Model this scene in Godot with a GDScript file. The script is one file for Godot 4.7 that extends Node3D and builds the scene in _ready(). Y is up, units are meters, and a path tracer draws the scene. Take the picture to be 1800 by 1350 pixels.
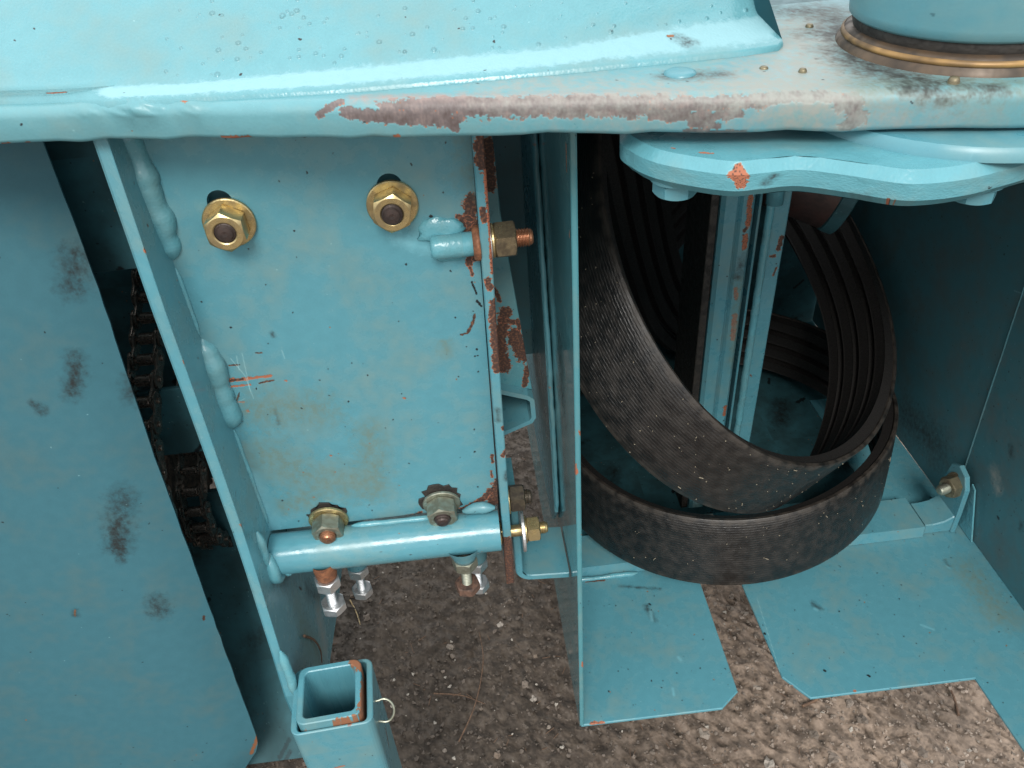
extends Node3D
# Close-up of a teal painted farm machine: swivel deck above, bolted plates, belt housing with a coiled V-belt, dirt below.
# Metres, y up, ground at y = 0.

var taken := {}
var mats := {}

# ---------------------------------------------------------------- naming
func numbered(called: String) -> String:
	var n: int = taken.get(called, 0)
	taken[called] = n + 1
	return called if n == 0 else "%s_%03d" % [called, n]

func tag(o: Node3D, label: String, category := "", group := "", kind := "") -> void:
	if label != "":
		o.set_meta("label", label)
	if category != "":
		o.set_meta("category", category)
	if group != "":
		o.set_meta("group", group)
	if kind != "":
		o.set_meta("kind", kind)

func thing(called: String, label: String, category: String, at := Vector3.ZERO, group := "") -> Node3D:
	var o := Node3D.new()
	o.name = numbered(called)
	add_child(o)
	o.position = at
	tag(o, label, category, group)
	return o

# mesh given in world metres: the part is shifted back by its thing's place
func part(called: String, m: Mesh, material: Material, parent: Node3D, label := "") -> MeshInstance3D:
	var o := MeshInstance3D.new()
	o.name = called
	o.mesh = m
	o.material_override = material
	parent.add_child(o, true)
	if parent.get_parent() == self:
		o.position = -parent.position
	if label != "":
		o.set_meta("label", label)
	return o

# mesh given in the parent's own axes
func own(called: String, m: Mesh, material: Material, parent: Node3D, at := Transform3D()) -> MeshInstance3D:
	var o := MeshInstance3D.new()
	o.name = called
	o.mesh = m
	o.material_override = material
	parent.add_child(o, true)
	o.transform = at
	return o

# ---------------------------------------------------------------- meshes
var st: SurfaceTool

func start() -> void:
	st = SurfaceTool.new()
	st.begin(Mesh.PRIMITIVE_TRIANGLES)

func done() -> ArrayMesh:
	st.generate_normals()
	return st.commit()

# corners counter-clockwise seen from outside
func tri(a: Vector3, b: Vector3, c: Vector3, ua := Vector2.ZERO, ub := Vector2.ZERO, uc := Vector2.ZERO) -> void:
	st.set_uv(ua); st.add_vertex(a)
	st.set_uv(uc); st.add_vertex(c)
	st.set_uv(ub); st.add_vertex(b)

func quad(a: Vector3, b: Vector3, c: Vector3, d: Vector3, ua := Vector2.ZERO, ub := Vector2.ZERO, uc := Vector2.ZERO, ud := Vector2.ZERO) -> void:
	tri(a, b, c, ua, ub, uc)
	tri(a, c, d, ua, uc, ud)

func uv_in(p: Vector2, r: Rect2) -> Vector2:
	return Vector2((p.x - r.position.x) / r.size.x, 1.0 - (p.y - r.position.y) / r.size.y)

func inset(p: PackedVector2Array, b: float) -> PackedVector2Array:
	var out := PackedVector2Array()
	var n := p.size()
	for i in n:
		var e1 := (p[i] - p[(i + n - 1) % n]).normalized()
		var e2 := (p[(i + 1) % n] - p[i]).normalized()
		var n1 := Vector2(e1.y, -e1.x)
		var n2 := Vector2(e2.y, -e2.x)
		out.append(p[i] - (n1 + n2) * b / maxf(0.35, 1.0 + n1.dot(n2)))
	return out

# adds a bevelled plate: outline counter-clockwise in the local xy plane, front at z = 0, back at z = -th. cells: face polygons when the outline has holes.
func add_plate(outline: PackedVector2Array, th: float, b: float, xf: Transform3D, r: Rect2, holes: Array = [], cells: Array = []) -> void:
	var loops: Array = [outline]
	for h in holes:
		loops.append(h)
	st.set_smooth_group(-1)
	for loop: PackedVector2Array in loops:
		var n := loop.size()
		var ins := inset(loop, b)
		# the sides are unfolded outwards on the texture
		var grown := inset(loop, -minf(th, 0.016))
		var side := [ins, loop, grown, grown]
		var ring := [[ins, 0.0], [loop, -b], [loop, -th + b], [ins, -th]]
		for k in ([1] if b <= 0.0 else [0, 1, 2]):
			var p0: PackedVector2Array = ring[k][0]
			var p1: PackedVector2Array = ring[k + 1][0]
			for i in n:
				var j := (i + 1) % n
				quad(xf * Vector3(p0[i].x, p0[i].y, ring[k][1]), xf * Vector3(p1[i].x, p1[i].y, ring[k + 1][1]), xf * Vector3(p1[j].x, p1[j].y, ring[k + 1][1]), xf * Vector3(p0[j].x, p0[j].y, ring[k][1]),
					uv_in(side[k][i], r), uv_in(side[k + 1][i], r), uv_in(side[k + 1][j], r), uv_in(side[k][j], r))
	var faces: Array = cells if cells.size() else [inset(outline, b)]
	for f: PackedVector2Array in faces:
		var ix := Geometry2D.triangulate_polygon(f)
		for t in range(0, ix.size(), 3):
			var a := f[ix[t]]
			var c := f[ix[t + 1]]
			var d := f[ix[t + 2]]
			if (c - a).cross(d - a) < 0:
				var s := c
				c = d
				d = s
			tri(xf * Vector3(a.x, a.y, 0), xf * Vector3(c.x, c.y, 0), xf * Vector3(d.x, d.y, 0), uv_in(a, r), uv_in(c, r), uv_in(d, r))
			tri(xf * Vector3(a.x, a.y, -th), xf * Vector3(d.x, d.y, -th), xf * Vector3(c.x, c.y, -th), uv_in(a, r), uv_in(d, r), uv_in(c, r))

func plate(outline: PackedVector2Array, th: float, b: float, xf: Transform3D, r := Rect2(0, 0, 1, 1), holes: Array = [], cells: Array = []) -> ArrayMesh:
	start()
	add_plate(outline, th, b, xf, r, holes, cells)
	return done()

# frames for flat parts. Facing +z: xy plane. Facing +x: local x = -z of the world, so outlines are given as (-z, y). Facing up: local (x, -z).
func facing_z(z: float) -> Transform3D:
	return Transform3D(Basis.IDENTITY, Vector3(0, 0, z))
func facing_x(x: float) -> Transform3D:
	return Transform3D(Basis(Vector3(0, 0, -1), Vector3(0, 1, 0), Vector3(1, 0, 0)), Vector3(x, 0, 0))
func facing_up(y: float) -> Transform3D:
	return Transform3D(Basis(Vector3(1, 0, 0), Vector3(0, 0, -1), Vector3(0, 1, 0)), Vector3(0, y, 0))
func facing_left(x: float) -> Transform3D:   # local x = z of the world
	return Transform3D(Basis(Vector3(0, 0, 1), Vector3(0, 1, 0), Vector3(-1, 0, 0)), Vector3(x, 0, 0))

func poly(a: Array) -> PackedVector2Array:
	var p := PackedVector2Array()
	for i in range(0, a.size(), 2):
		p.append(Vector2(a[i], a[i + 1]))
	return p

func rect_poly(x0: float, y0: float, x1: float, y1: float) -> PackedVector2Array:
	return PackedVector2Array([Vector2(x0, y0), Vector2(x1, y0), Vector2(x1, y1), Vector2(x0, y1)])

func round_rect(cx: float, cy: float, w: float, h: float, r: float, n := 5) -> PackedVector2Array:
	var p := PackedVector2Array()
	for q in 4:
		var c := Vector2(cx + (w / 2 - r) * [1, -1, -1, 1][q], cy + (h / 2 - r) * [1, 1, -1, -1][q])
		for k in n + 1:
			var a := PI / 2 * (q + float(k) / n)
			p.append(c + Vector2(cos(a), sin(a)) * r)
	return p

func reversed_loop(p: PackedVector2Array) -> PackedVector2Array:
	var q := p.duplicate()
	q.reverse()
	return q

# lofts closed or open sections; groups: smooth group of each section edge; uv = (us[k], vs[i])
func add_loft(sections: Array, closed: bool, groups: Array, us: Array, vs: Array, caps := true, flip := false, ring := false) -> void:
	var n: int = sections[0].size()
	var m := n if closed else n - 1
	var ks := sections.size() if ring else sections.size() - 1
	for k in ks:
		var s0: PackedVector3Array = sections[k]
		var s1: PackedVector3Array = sections[(k + 1) % sections.size()]
		for i in m:
			var j := (i + 1) % n
			st.set_smooth_group(groups[i % groups.size()])
			var v1: float = vs[i + 1] if i + 1 < vs.size() else vs[j]
			var u1: float = us[k + 1] if k + 1 < us.size() else us[0]
			var a := Vector2(us[k], vs[i])
			var b := Vector2(u1, vs[i])
			var c := Vector2(u1, v1)
			var d := Vector2(us[k], v1)
			if flip:
				quad(s0[i], s0[j], s1[j], s1[i], a, d, c, b)
			else:
				quad(s0[i], s1[i], s1[j], s0[j], a, b, c, d)
	if closed and caps and not ring:
		st.set_smooth_group(-1)
		for e in 2:
			var s: PackedVector3Array = sections[0] if e == 0 else sections[sections.size() - 1]
			var mid := Vector3.ZERO
			for p in s:
				mid += p / s.size()
			for i in n:
				var j := (i + 1) % n
				var u := Vector2(us[0] if e == 0 else us[us.size() - 1], vs[0])
				if (e == 0) != flip:
					tri(mid, s[i], s[j], u, u, u)
				else:
					tri(mid, s[j], s[i], u, u, u)

# a tube of varying radius along points, with a lumpy skin
func tube(points: PackedVector3Array, radii: Array, sides := 10, closed := false) -> ArrayMesh:
	start()
	add_tube(points, radii, sides, closed)
	return done()

func add_tube(points: PackedVector3Array, radii: Array, sides := 10, closed := false) -> void:
	var n := points.size()
	var secs := []
	var us := []
	var up := Vector3(0.31, 0.83, 0.47).normalized()
	for i in n:
		var t := (points[(i + 1) % n] - points[(i + n - 1) % n]) if closed else (points[mini(i + 1, n - 1)] - points[maxi(i - 1, 0)])
		t = t.normalized()
		var a := (up - t * up.dot(t)).normalized()
		up = a
		var b := t.cross(a)
		var s := PackedVector3Array()
		for k in sides:
			var w := TAU * k / sides
			s.append(points[i] + (a * cos(w) + b * sin(w)) * float(radii[i % radii.size()]))
		secs.append(s)
		us.append(float(i) / n)
	var vs := []
	for k in sides + 1:
		vs.append(float(k) / sides)
	add_loft(secs, true, [1], us, vs, true, true, closed)

# lathe about local +z: profile of (radius, height); sharp corners by smooth groups
func add_lathe(profile: PackedVector2Array, xf: Transform3D, groups: Array = [-1], sides := 28, u_span := 1.0) -> void:
	var n := profile.size()
	for i in n - 1:
		st.set_smooth_group(groups[i % groups.size()])
		for k in sides:
			var a := TAU * k / sides
			var b := TAU * (k + 1) / sides
			var p := profile[i]
			var q := profile[i + 1]
			var va := Vector3(p.x * cos(a), p.x * sin(a), p.y)
			var vb := Vector3(p.x * cos(b), p.x * sin(b), p.y)
			var vc := Vector3(q.x * cos(b), q.x * sin(b), q.y)
			var vd := Vector3(q.x * cos(a), q.x * sin(a), q.y)
			var u0 := float(k) / sides * u_span
			var u1 := float(k + 1) / sides * u_span
			quad(xf * va, xf * vb, xf * vc, xf * vd, Vector2(u0, p.y * 20), Vector2(u1, p.y * 20), Vector2(u1, q.y * 20), Vector2(u0, q.y * 20))

func lathe(profile: PackedVector2Array, xf := Transform3D(), groups: Array = [-1], sides := 28) -> ArrayMesh:
	start()
	add_lathe(profile, xf, groups, sides)
	return done()

# hexagonal nut or head along +z from z0 to z0 + h, across flats af, hole radius, chamfered top (and bottom)
func hex_mesh(af: float, h: float, hole: float, both := true, z0 := 0.0) -> ArrayMesh:
	start()
	var n := 48
	var rin := af * 0.5 * 0.95
	var rings := []
	for i in n:
		var a := TAU * i / n + 0.2
		var w := fposmod(a - 0.2, PI / 3) - PI / 6
		var rr := af * 0.5 / cos(w)
		var c := maxf(0.0, rr - rin) * 0.6
		var d := Vector3(cos(a), sin(a), 0)
		rings.append([d * hole + Vector3(0, 0, z0 + h - 0.0004), d * (hole + 0.0006) + Vector3(0, 0, z0 + h), d * rin + Vector3(0, 0, z0 + h), d * rr + Vector3(0, 0, z0 + h - c), d * rr + Vector3(0, 0, z0 + (c if both else 0.0)), d * rin + Vector3(0, 0, z0), d * hole + Vector3(0, 0, z0)])
	for i in n:
		var r0: Array = rings[i]
		var r1: Array = rings[(i + 1) % n]
		for k in 6:
			st.set_smooth_group(-1 if k != 2 and k != 4 else 3)
			quad(r0[k], r0[k + 1], r1[k + 1], r1[k])
	return done()

func thread_mesh(r: float, z0: float, z1: float, pitch := 0.0014) -> ArrayMesh:
	var p := PackedVector2Array()
	p.append(Vector2(r * 0.86, z0))
	var z := z0
	while z < z1 - pitch * 1.4:
		p.append(Vector2(r * 0.87, z + pitch * 0.15))
		p.append(Vector2(r, z + pitch * 0.5))
		p.append(Vector2(r, z + pitch * 0.62))
		p.append(Vector2(r * 0.87, z + pitch))
		z += pitch
	p.append(Vector2(r * 0.84, z1 - pitch * 0.6))
	p.append(Vector2(r * 0.70, z1))
	p.append(Vector2(r * 0.3, z1 + 0.0003))
	p.append(Vector2(0.00001, z1 + 0.0001))
	return lathe(p, Transform3D(), [-1], 24)

func washer_mesh(ro: float, ri: float, h: float) -> ArrayMesh:
	return lathe(PackedVector2Array([Vector2(ri, 0), Vector2(ro - 0.0003, 0), Vector2(ro, 0.0003), Vector2(ro, h - 0.0004), Vector2(ro - 0.0005, h), Vector2(ri, h), Vector2(ri, 0)]), Transform3D(), [-1], 40)

# ---------------------------------------------------------------- materials
func lin(r: float, g: float, b: float) -> Color:
	return Color(r, g, b).linear_to_srgb()

func noise(freq: float, sd: int, octaves := 3) -> FastNoiseLite:
	var f := FastNoiseLite.new()
	f.noise_type = FastNoiseLite.TYPE_SIMPLEX_SMOOTH
	f.seed = sd
	f.frequency = freq
	f.fractal_octaves = octaves
	return f

func seg_dist(p: Vector2, a: Vector2, b: Vector2) -> float:
	var ab := b - a
	var l := ab.length_squared()
	var t := clampf((p - a).dot(ab) / l, 0.0, 1.0) if l > 0.0 else 0.0
	return p.distance_to(a + ab * t)

# linear colours of what shows on or under the paint
const LOOK := {
	"rust": Color(0.050, 0.026, 0.020), "primer": Color(0.34, 0.115, 0.062), "bare": Color(0.130, 0.108, 0.108), "brown": Color(0.24, 0.10, 0.05), "black": Color(0.010, 0.014, 0.016),
	"dirt": Color(0.024, 0.027, 0.027), "stain": Color(0.125, 0.190, 0.165), "grey": Color(0.27, 0.285, 0.265), "scratch": Color(0.36, 0.60, 0.62), "pale": Color(0.17, 0.44, 0.52), "oil": Color(0.012, 0.010, 0.008), "pink": Color(0.30, 0.225, 0.205), "pale_band": Color(0.225, 0.425, 0.475)}

# A painted sheet: colour, and relief (red) with roughness (green), for the rectangle r in metres. Marks are [kind, radius mm, [x, y, ... mm]]: chips to primer and steel, scratches, spatter, dirt.
func painted(r: Rect2, ppm: float, sd: int, marks: Array, o := {}) -> StandardMaterial3D:
	var w := int(ceil(r.size.x * 1000 * ppm))
	var h := int(ceil(r.size.y * 1000 * ppm))
	var base: Color = o.get("base", Color(0.085, 0.263, 0.322))
	var dirt: Color = o.get("dirt", Color(0.145, 0.245, 0.245))
	var dirty: float = o.get("dirty", 0.3)
	var rough: float = o.get("rough", 0.30)
	var peel: float = o.get("peel", 0.05)
	var vary: float = o.get("vary", 0.7)
	var specks: float = o.get("specks", 0.6)
	var n1 := noise(0.018 / ppm, sd, 3).get_image(w, h, false, false, false).get_data()
	var n2 := noise(0.09 / ppm, sd + 1, 4).get_image(w, h, false, false, false).get_data()
	var n3 := noise(0.7 / ppm, sd + 2, 2).get_image(w, h, false, false, false).get_data()
	var col := PackedByteArray()
	col.resize(w * h * 3)
	var rel := PackedFloat32Array()
	rel.resize(w * h * 3)
	# colours of 64 steps of dirt, in sRGB bytes
	var lut := []
	for i in 64:
		var c := base.lerp(dirt, i / 63.0 * 0.75)
		lut.append(c)
	for i in w * h:
		var a := n1[i] / 255.0
		var b := n2[i] / 255.0
		var c := n3[i] / 255.0
		var d := clampf((a * 0.65 + b * 0.35 - 0.5) * 2.6 + dirty, 0.0, 1.0)
		var q: Color = lut[int(d * 63)]
		var f := 0.90 + 0.12 * b + 0.08 * c
		var s := Color(q.r * f, q.g * f, q.b * f).linear_to_srgb()
		col[i * 3] = int(clampf(s.r, 0, 1) * 255)
		col[i * 3 + 1] = int(clampf(s.g, 0, 1) * 255)
		col[i * 3 + 2] = int(clampf(s.b, 0, 1) * 255)
		rel[i * 3] = 0.5 + (c - 0.5) * peel + (b - 0.5) * peel * 2.2
		rel[i * 3 + 1] = clampf(rough + ((a - 0.5) * 0.25 + (b - 0.5) * 0.22) * vary + d * 0.10, 0.05, 1.0)
	var rng := RandomNumberGenerator.new()
	rng.seed = sd * 77 + 5
	var all := marks.duplicate()
	# spatter: tiny dark specks and pale grains over the sheet
	var count := int(r.size.x * r.size.y * 1e6 / 400.0 * specks)
	for i in count:
		var x := (r.position.x + rng.randf() * r.size.x) * 1000
		var y := (r.position.y + rng.randf() * r.size.y) * 1000
		var k := rng.randf()
		all.append(["black" if k < 0.6 else ("scratch" if k < 0.9 else "brown"), rng.randf_range(0.12, 0.42), [x, y, x + rng.randf_range(-0.5, 0.5), y + rng.randf_range(-0.5, 0.5)]])
	for i in int(o.get("blisters", 0)):
		var b0: Rect2 = o.get("blister_in", r)
		var x := (b0.position.x + rng.randf() * b0.size.x) * 1000
		var y := (b0.position.y + rng.randf() * b0.size.y) * 1000
		all.append(["blister", rng.randf_range(0.5, 1.0 + 0.7 * rng.randf()), [x, y, x + 0.01, y]])
	var edge := noise(0.55, sd + 9, 3)
	var streak := noise(0.35, sd + 11, 3)
	for m in all:
		var kind: String = m[0]
		var rad: float = m[1]
		var pts: Array = m[2]
		var lo := Vector2(1e9, 1e9)
		var hi := -lo
		for i in range(0, pts.size(), 2):
			lo = lo.min(Vector2(pts[i], pts[i + 1]))
			hi = hi.max(Vector2(pts[i], pts[i + 1]))
		var soft := kind in ["dirt", "stain", "grey", "pale", "oil", "pink", "pale_band"]
		var grow := rad * (2.0 if soft else 1.5) + 0.8
		lo -= Vector2(grow, grow)
		hi += Vector2(grow, grow)
		var x0 := maxi(0, int((lo.x - r.position.x * 1000) * ppm))
		var x1 := mini(w - 1, int((hi.x - r.position.x * 1000) * ppm) + 1)
		var y0 := maxi(0, int(((r.position.y + r.size.y) * 1000 - hi.y) * ppm))
		var y1 := mini(h - 1, int(((r.position.y + r.size.y) * 1000 - lo.y) * ppm) + 1)
		var look: Color = LOOK.get(kind, base)
		for yy in range(y0, y1 + 1):
			for xx in range(x0, x1 + 1):
				var p := Vector2(xx / ppm + r.position.x * 1000, (r.position.y + r.size.y) * 1000 - yy / ppm)
				var d := 1e9
				for i in range(0, maxi(2, pts.size() - 2), 2):
					var a := Vector2(pts[i], pts[i + 1])
					var b := a if pts.size() < 4 else Vector2(pts[i + 2], pts[i + 3])
					d = minf(d, seg_dist(p, a, b))
				var i3 := (yy * w + xx) * 3
				if kind == "blister":
					if d < rad:
						rel[i3] += 0.30 * pow(cos(PI / 2 * d / rad), 1.4) * rad
					continue
				var e := 0.62 * edge.get_noise_2d(p.x * 0.33, p.y * 0.33) + 0.38 * edge.get_noise_2d(p.x * 1.1, p.y * 1.1)
				var old := Color(col[i3] / 255.0, col[i3 + 1] / 255.0, col[i3 + 2] / 255.0).srgb_to_linear()
				var alpha := 0.0
				var now := look
				if soft:
					alpha = clampf(1.0 - d / rad * 0.62 + e * 0.55, 0.0, 1.0)
					if kind == "pale_band":
						alpha = clampf((1.0 - d / rad + e * 0.35) * 3.0, 0.0, 1.0) * 1.3
					if kind == "pale":
						alpha = clampf(1.0 - d / rad + e * 0.3, 0.0, 1.0)
					var g := 0.6 * streak.get_noise_2d(p.x * 0.5, p.y * 0.35) + 0.4 * streak.get_noise_2d(p.x * 2.0, p.y * 1.4)
					alpha *= clampf(0.62 + g * (0.3 if kind in ["pale_band", "pale"] else 0.9), 0.0, 1.0)
					alpha = minf(alpha, 0.85)
					rel[i3 + 1] = lerpf(rel[i3 + 1], 0.6, alpha * 0.8)
				elif kind == "scratch":
					alpha = clampf(1.0 - d / rad, 0.0, 1.0) * 0.6
				else:
					var dd := d - rad * (1.0 + e * 0.75) - e * 0.35
					if dd < 0.0:
						alpha = 1.0
						var rim := 0.35 if rad > 0.7 else 0.0
						if kind == "rust" and dd > -rim and e > -0.25:
							now = LOOK.primer
						elif kind == "rust":
							now = look.lerp(LOOK.brown, clampf(streak.get_noise_2d(p.x * 1.5, p.y * 1.5) * 1.3, 0.0, 0.55))
						elif kind == "primer" and rad > 0.9 and edge.get_noise_2d(p.x * 2 + 50, p.y * 2) > 0.28:
							now = LOOK.rust
						elif kind == "bare":
							var g := 0.6 * streak.get_noise_2d(p.x * 0.4, p.y * 0.5) + 0.4 * streak.get_noise_2d(p.x * 2.2, p.y * 0.8)
							now = look.lerp(LOOK.rust, clampf(g * 0.9, 0.0, 0.6)) if g > 0 else look.lerp(LOOK.pink, clampf(-g * 0.9, 0.0, 0.5))
							if dd > -0.2 and e > 0.14:
								now = LOOK.primer
						if kind != "black":
							rel[i3] = 0.5 - 0.16 + streak.get_noise_2d(p.x * 4, p.y * 4) * 0.06
						else:
							rel[i3] += 0.08
						rel[i3 + 1] = {"bare": 0.42, "black": 0.4}.get(kind, 0.75)
				if alpha > 0.0:
					var c2 := old.lerp(now, alpha).linear_to_srgb()
					col[i3] = int(clampf(c2.r, 0, 1) * 255)
					col[i3 + 1] = int(clampf(c2.g, 0, 1) * 255)
					col[i3 + 2] = int(clampf(c2.b, 0, 1) * 255)
	var m3 := StandardMaterial3D.new()
	m3.albedo_texture = ImageTexture.create_from_image(Image.create_from_data(w, h, false, Image.FORMAT_RGB8, col))
	var reltex := ImageTexture.create_from_image(Image.create_from_data(w, h, false, Image.FORMAT_RGBF, rel.to_byte_array()))
	m3.roughness = 1.0
	m3.roughness_texture = reltex
	m3.roughness_texture_channel = BaseMaterial3D.TEXTURE_CHANNEL_GREEN
	m3.heightmap_enabled = true
	m3.heightmap_scale = o.get("relief", 0.07)
	m3.heightmap_texture = reltex
	m3.metallic_specular = o.get("specular", 0.5)
	m3.texture_repeat = o.get("repeat", false)
	m3.resource_name = o.get("name", "paint")
	return m3

# metal or rubber with mottling, mapped by position
func mottled(called: String, a: Color, b: Color, metallic: float, rough: float, freq: float, sd: int, relief := 0.02, tile := 0.1) -> StandardMaterial3D:
	var w := 256
	var n := noise(freq, sd, 4).get_seamless_image(w, w, false, false, 0.2, false).get_data()
	var k := noise(freq * 4.0, sd + 3, 3).get_seamless_image(w, w, false, false, 0.2, false).get_data()
	var col := PackedByteArray()
	col.resize(w * w * 3)
	var rel := PackedFloat32Array()
	rel.resize(w * w * 3)
	for i in w * w:
		var t := smoothstep(0.32, 0.68, n[i] / 255.0 * 0.65 + k[i] / 255.0 * 0.35)
		var c := a.lerp(b, t).linear_to_srgb()
		col[i * 3] = int(c.r * 255)
		col[i * 3 + 1] = int(c.g * 255)
		col[i * 3 + 2] = int(c.b * 255)
		rel[i * 3] = 0.5 * n[i] / 255.0 + 0.5 * k[i] / 255.0
		rel[i * 3 + 1] = clampf(rough + (t - 0.5) * 0.3, 0.08, 1.0)
	var m := StandardMaterial3D.new()
	m.resource_name = called
	m.albedo_texture = ImageTexture.create_from_image(Image.create_from_data(w, w, false, Image.FORMAT_RGB8, col))
	var rt := ImageTexture.create_from_image(Image.create_from_data(w, w, false, Image.FORMAT_RGBF, rel.to_byte_array()))
	m.roughness = 1.0
	m.roughness_texture = rt
	m.roughness_texture_channel = BaseMaterial3D.TEXTURE_CHANNEL_GREEN
	m.metallic = metallic
	m.heightmap_enabled = true
	m.heightmap_scale = relief
	m.heightmap_texture = rt
	m.uv1_triplanar = true
	m.uv1_scale = Vector3.ONE / tile
	return m

# ---------------------------------------------------------------- fasteners: built about +z, seat at z = 0
func fastener(called: String, label: String, at: Vector3, dir: Vector3, spin: float, nut_mat: String, tip_mat: String, o := {}) -> Node3D:
	var t := thing(called, label, o.get("category", "bolt"), at, o.get("group", ""))
	var z := dir.normalized()
	var x := Vector3.UP.cross(z) if absf(z.y) < 0.9 else Vector3.RIGHT
	x = x.normalized()
	t.basis = Basis(x, z.cross(x), z).rotated(z, spin)
	var at_z := 0.0
	for wsh: Array in o.get("washers", []):
		own("washer", washer_mesh(wsh[0], o.get("d", 0.010) / 2 + 0.0003, wsh[1]), mats[wsh[2] if wsh.size() > 2 else nut_mat], t, Transform3D(Basis(), Vector3(0, 0, at_z)))
		at_z += wsh[1]
	var d: float = o.get("d", 0.010)
	var nh: float = o.get("nut", 0.0085)
	own("nut", hex_mesh(o.get("af", 0.017), nh, d / 2, true, at_z), mats[nut_mat], t)
	at_z += nh
	own("threaded_end", thread_mesh(d / 2 - 0.0001, at_z - 0.003, at_z + float(o.get("stick", 0.002))), mats[tip_mat], t)
	if o.has("head_at"):
		var hz: float = o.head_at
		own("head", hex_mesh(o.get("af", 0.017), o.get("head", 0.007), 0.0002, true, hz), mats[o.get("head_mat", nut_mat)], t)
	if o.has("shank_to"):
		own("shank", lathe(PackedVector2Array([Vector2(d / 2 - 0.0003, float(o.shank_to)), Vector2(d / 2 - 0.0003, at_z)])), mats[tip_mat], t)
	return t

# a set screw under the tube: jam nut, bare thread, hexagon head below; axis down
func set_screw(label: String, at: Vector3, tilt: Vector3, nut_mat: String, th_mat: String, head_mat: String, s := 1.0) -> Node3D:
	var t := thing("set_screw", label, "screw", at, "set screws under the cross tube")
	var z := (Vector3.DOWN + tilt).normalized()
	var x := z.cross(Vector3(0, 0, 1)).normalized()
	t.basis = Basis(x, z.cross(x), z)
	own("jam_nut", hex_mesh(0.0145 * s, 0.0078, 0.0030, true, 0.0), mats[nut_mat], t)
	own("thread", thread_mesh(0.0034 * s, -0.004, 0.0255, 0.0016), mats[th_mat], t)
	own("head", hex_mesh(0.0145 * s, 0.0065, 0.0002, true, 0.0245), mats[head_mat], t)
	return t

func bead(called: String, pts: Array, r: float, mat: Material, parent: Node3D, sd: int, as_child := false, amp := 0.5) -> MeshInstance3D:
	# a weld run: points every 2 mm, radius and place uneven
	var rng := RandomNumberGenerator.new()
	rng.seed = sd
	var f := noise(0.23, sd, 2)
	var p := PackedVector3Array()
	var rr := []
	for i in pts.size() - 1:
		var a: Vector3 = pts[i]
		var b: Vector3 = pts[i + 1]
		var n := maxi(2, int(a.distance_to(b) / 0.0022))
		for k in n + (1 if i == pts.size() - 2 else 0):
			var c: Vector3 = a.lerp(b, float(k) / n)
			var w := p.size()
			p.append(c + Vector3(f.get_noise_2d(w * 0.45, 3), f.get_noise_2d(w * 0.45, 33), f.get_noise_2d(w * 0.45, 63)) * r * 0.5 * amp)
			rr.append(r * (0.95 + amp * 0.5 * f.get_noise_2d(w * 0.42, 91) + 0.04 * f.get_noise_2d(w * 3.0, 11)))
	var n := rr.size()
	for k in 3:
		rr[k] *= [0.25, 0.6, 0.85][k]
		rr[n - 1 - k] *= [0.25, 0.6, 0.85][k]
	var m := tube(p, rr, 12)
	return own(called, m, mat, parent) if as_child else part(called, m, mat, parent)

func v3(a: Array) -> Array:
	var o := []
	for i in range(0, a.size(), 3):
		o.append(Vector3(a[i], a[i + 1], a[i + 2]))
	return o

func zlip(x: float) -> float:
	return -0.2957 + 0.228 * x

# ---------------------------------------------------------------- belt: two turns of one ribbed belt, the upper turn tipped up against the post, the lower turn flat on the floor
func turn(th: float, q: Array) -> Array:
	var n := Vector3(sin(q[3]) * cos(q[4]), cos(q[3]), sin(q[3]) * sin(q[4]))
	var u := n.cross(Vector3(0, 0, 1)).normalized()
	var v := n.cross(u)
	var r: float = q[5] * (1.0 + q[6] * cos(2.0 * (th - q[7])))
	var mid := Vector3(q[0], q[1], q[2])
	var c: Vector3 = mid + u * r * cos(th) + v * r * sin(th) + n * q[11] * cos(2.0 * (th - q[12]))
	var wd := Vector3(sin(q[9]) * cos(q[10]), cos(q[9]), sin(q[9]) * sin(q[10]))
	# the strip stands steeper where it swings round to the back at the right
	var steep: float = 1.0 + (0.17 * exp(-pow(wrapf(th - 5.75, -PI, PI) / 0.55, 2.0)) if q[1] > 0.35 else 0.0)
	return [c, wd, mid, q[8] * steep]

const UPPER := [0.25120, 0.47006, -0.58937, 0.83648, 0.59167, 0.19782, -0.04177, -0.35782, 0.06538, 0.68890, 0.16848, 0.00690, -0.10921]
const LOWER := [0.23766, 0.28945, -0.61479, 0.03200, -1.72772, 0.17274, -0.03289, -0.45329, 0.07248, -0.13888, 1.71178, -0.00642, 0.95465]

func belt_station(t: float) -> Array:
	var th := fposmod(t, TAU)
	var a := turn(th, UPPER)
	var b := turn(th, LOWER)
	var s := smoothstep(1.15, 2.75, th)
	if t >= TAU:
		s = 1.0 - s
	var c: Vector3 = a[0].lerp(b[0], s)
	var mid: Vector3 = a[2].lerp(b[2], s)
	if t >= TAU:
		c += (mid - c).normalized() * 0.02 * sin(PI * clampf((th - 1.0) / 1.9, 0.0, 1.0))
	return [c, (a[1] as Vector3).lerp(b[1], s).normalized(), mid, lerpf(a[3], b[3], s)]

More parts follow.
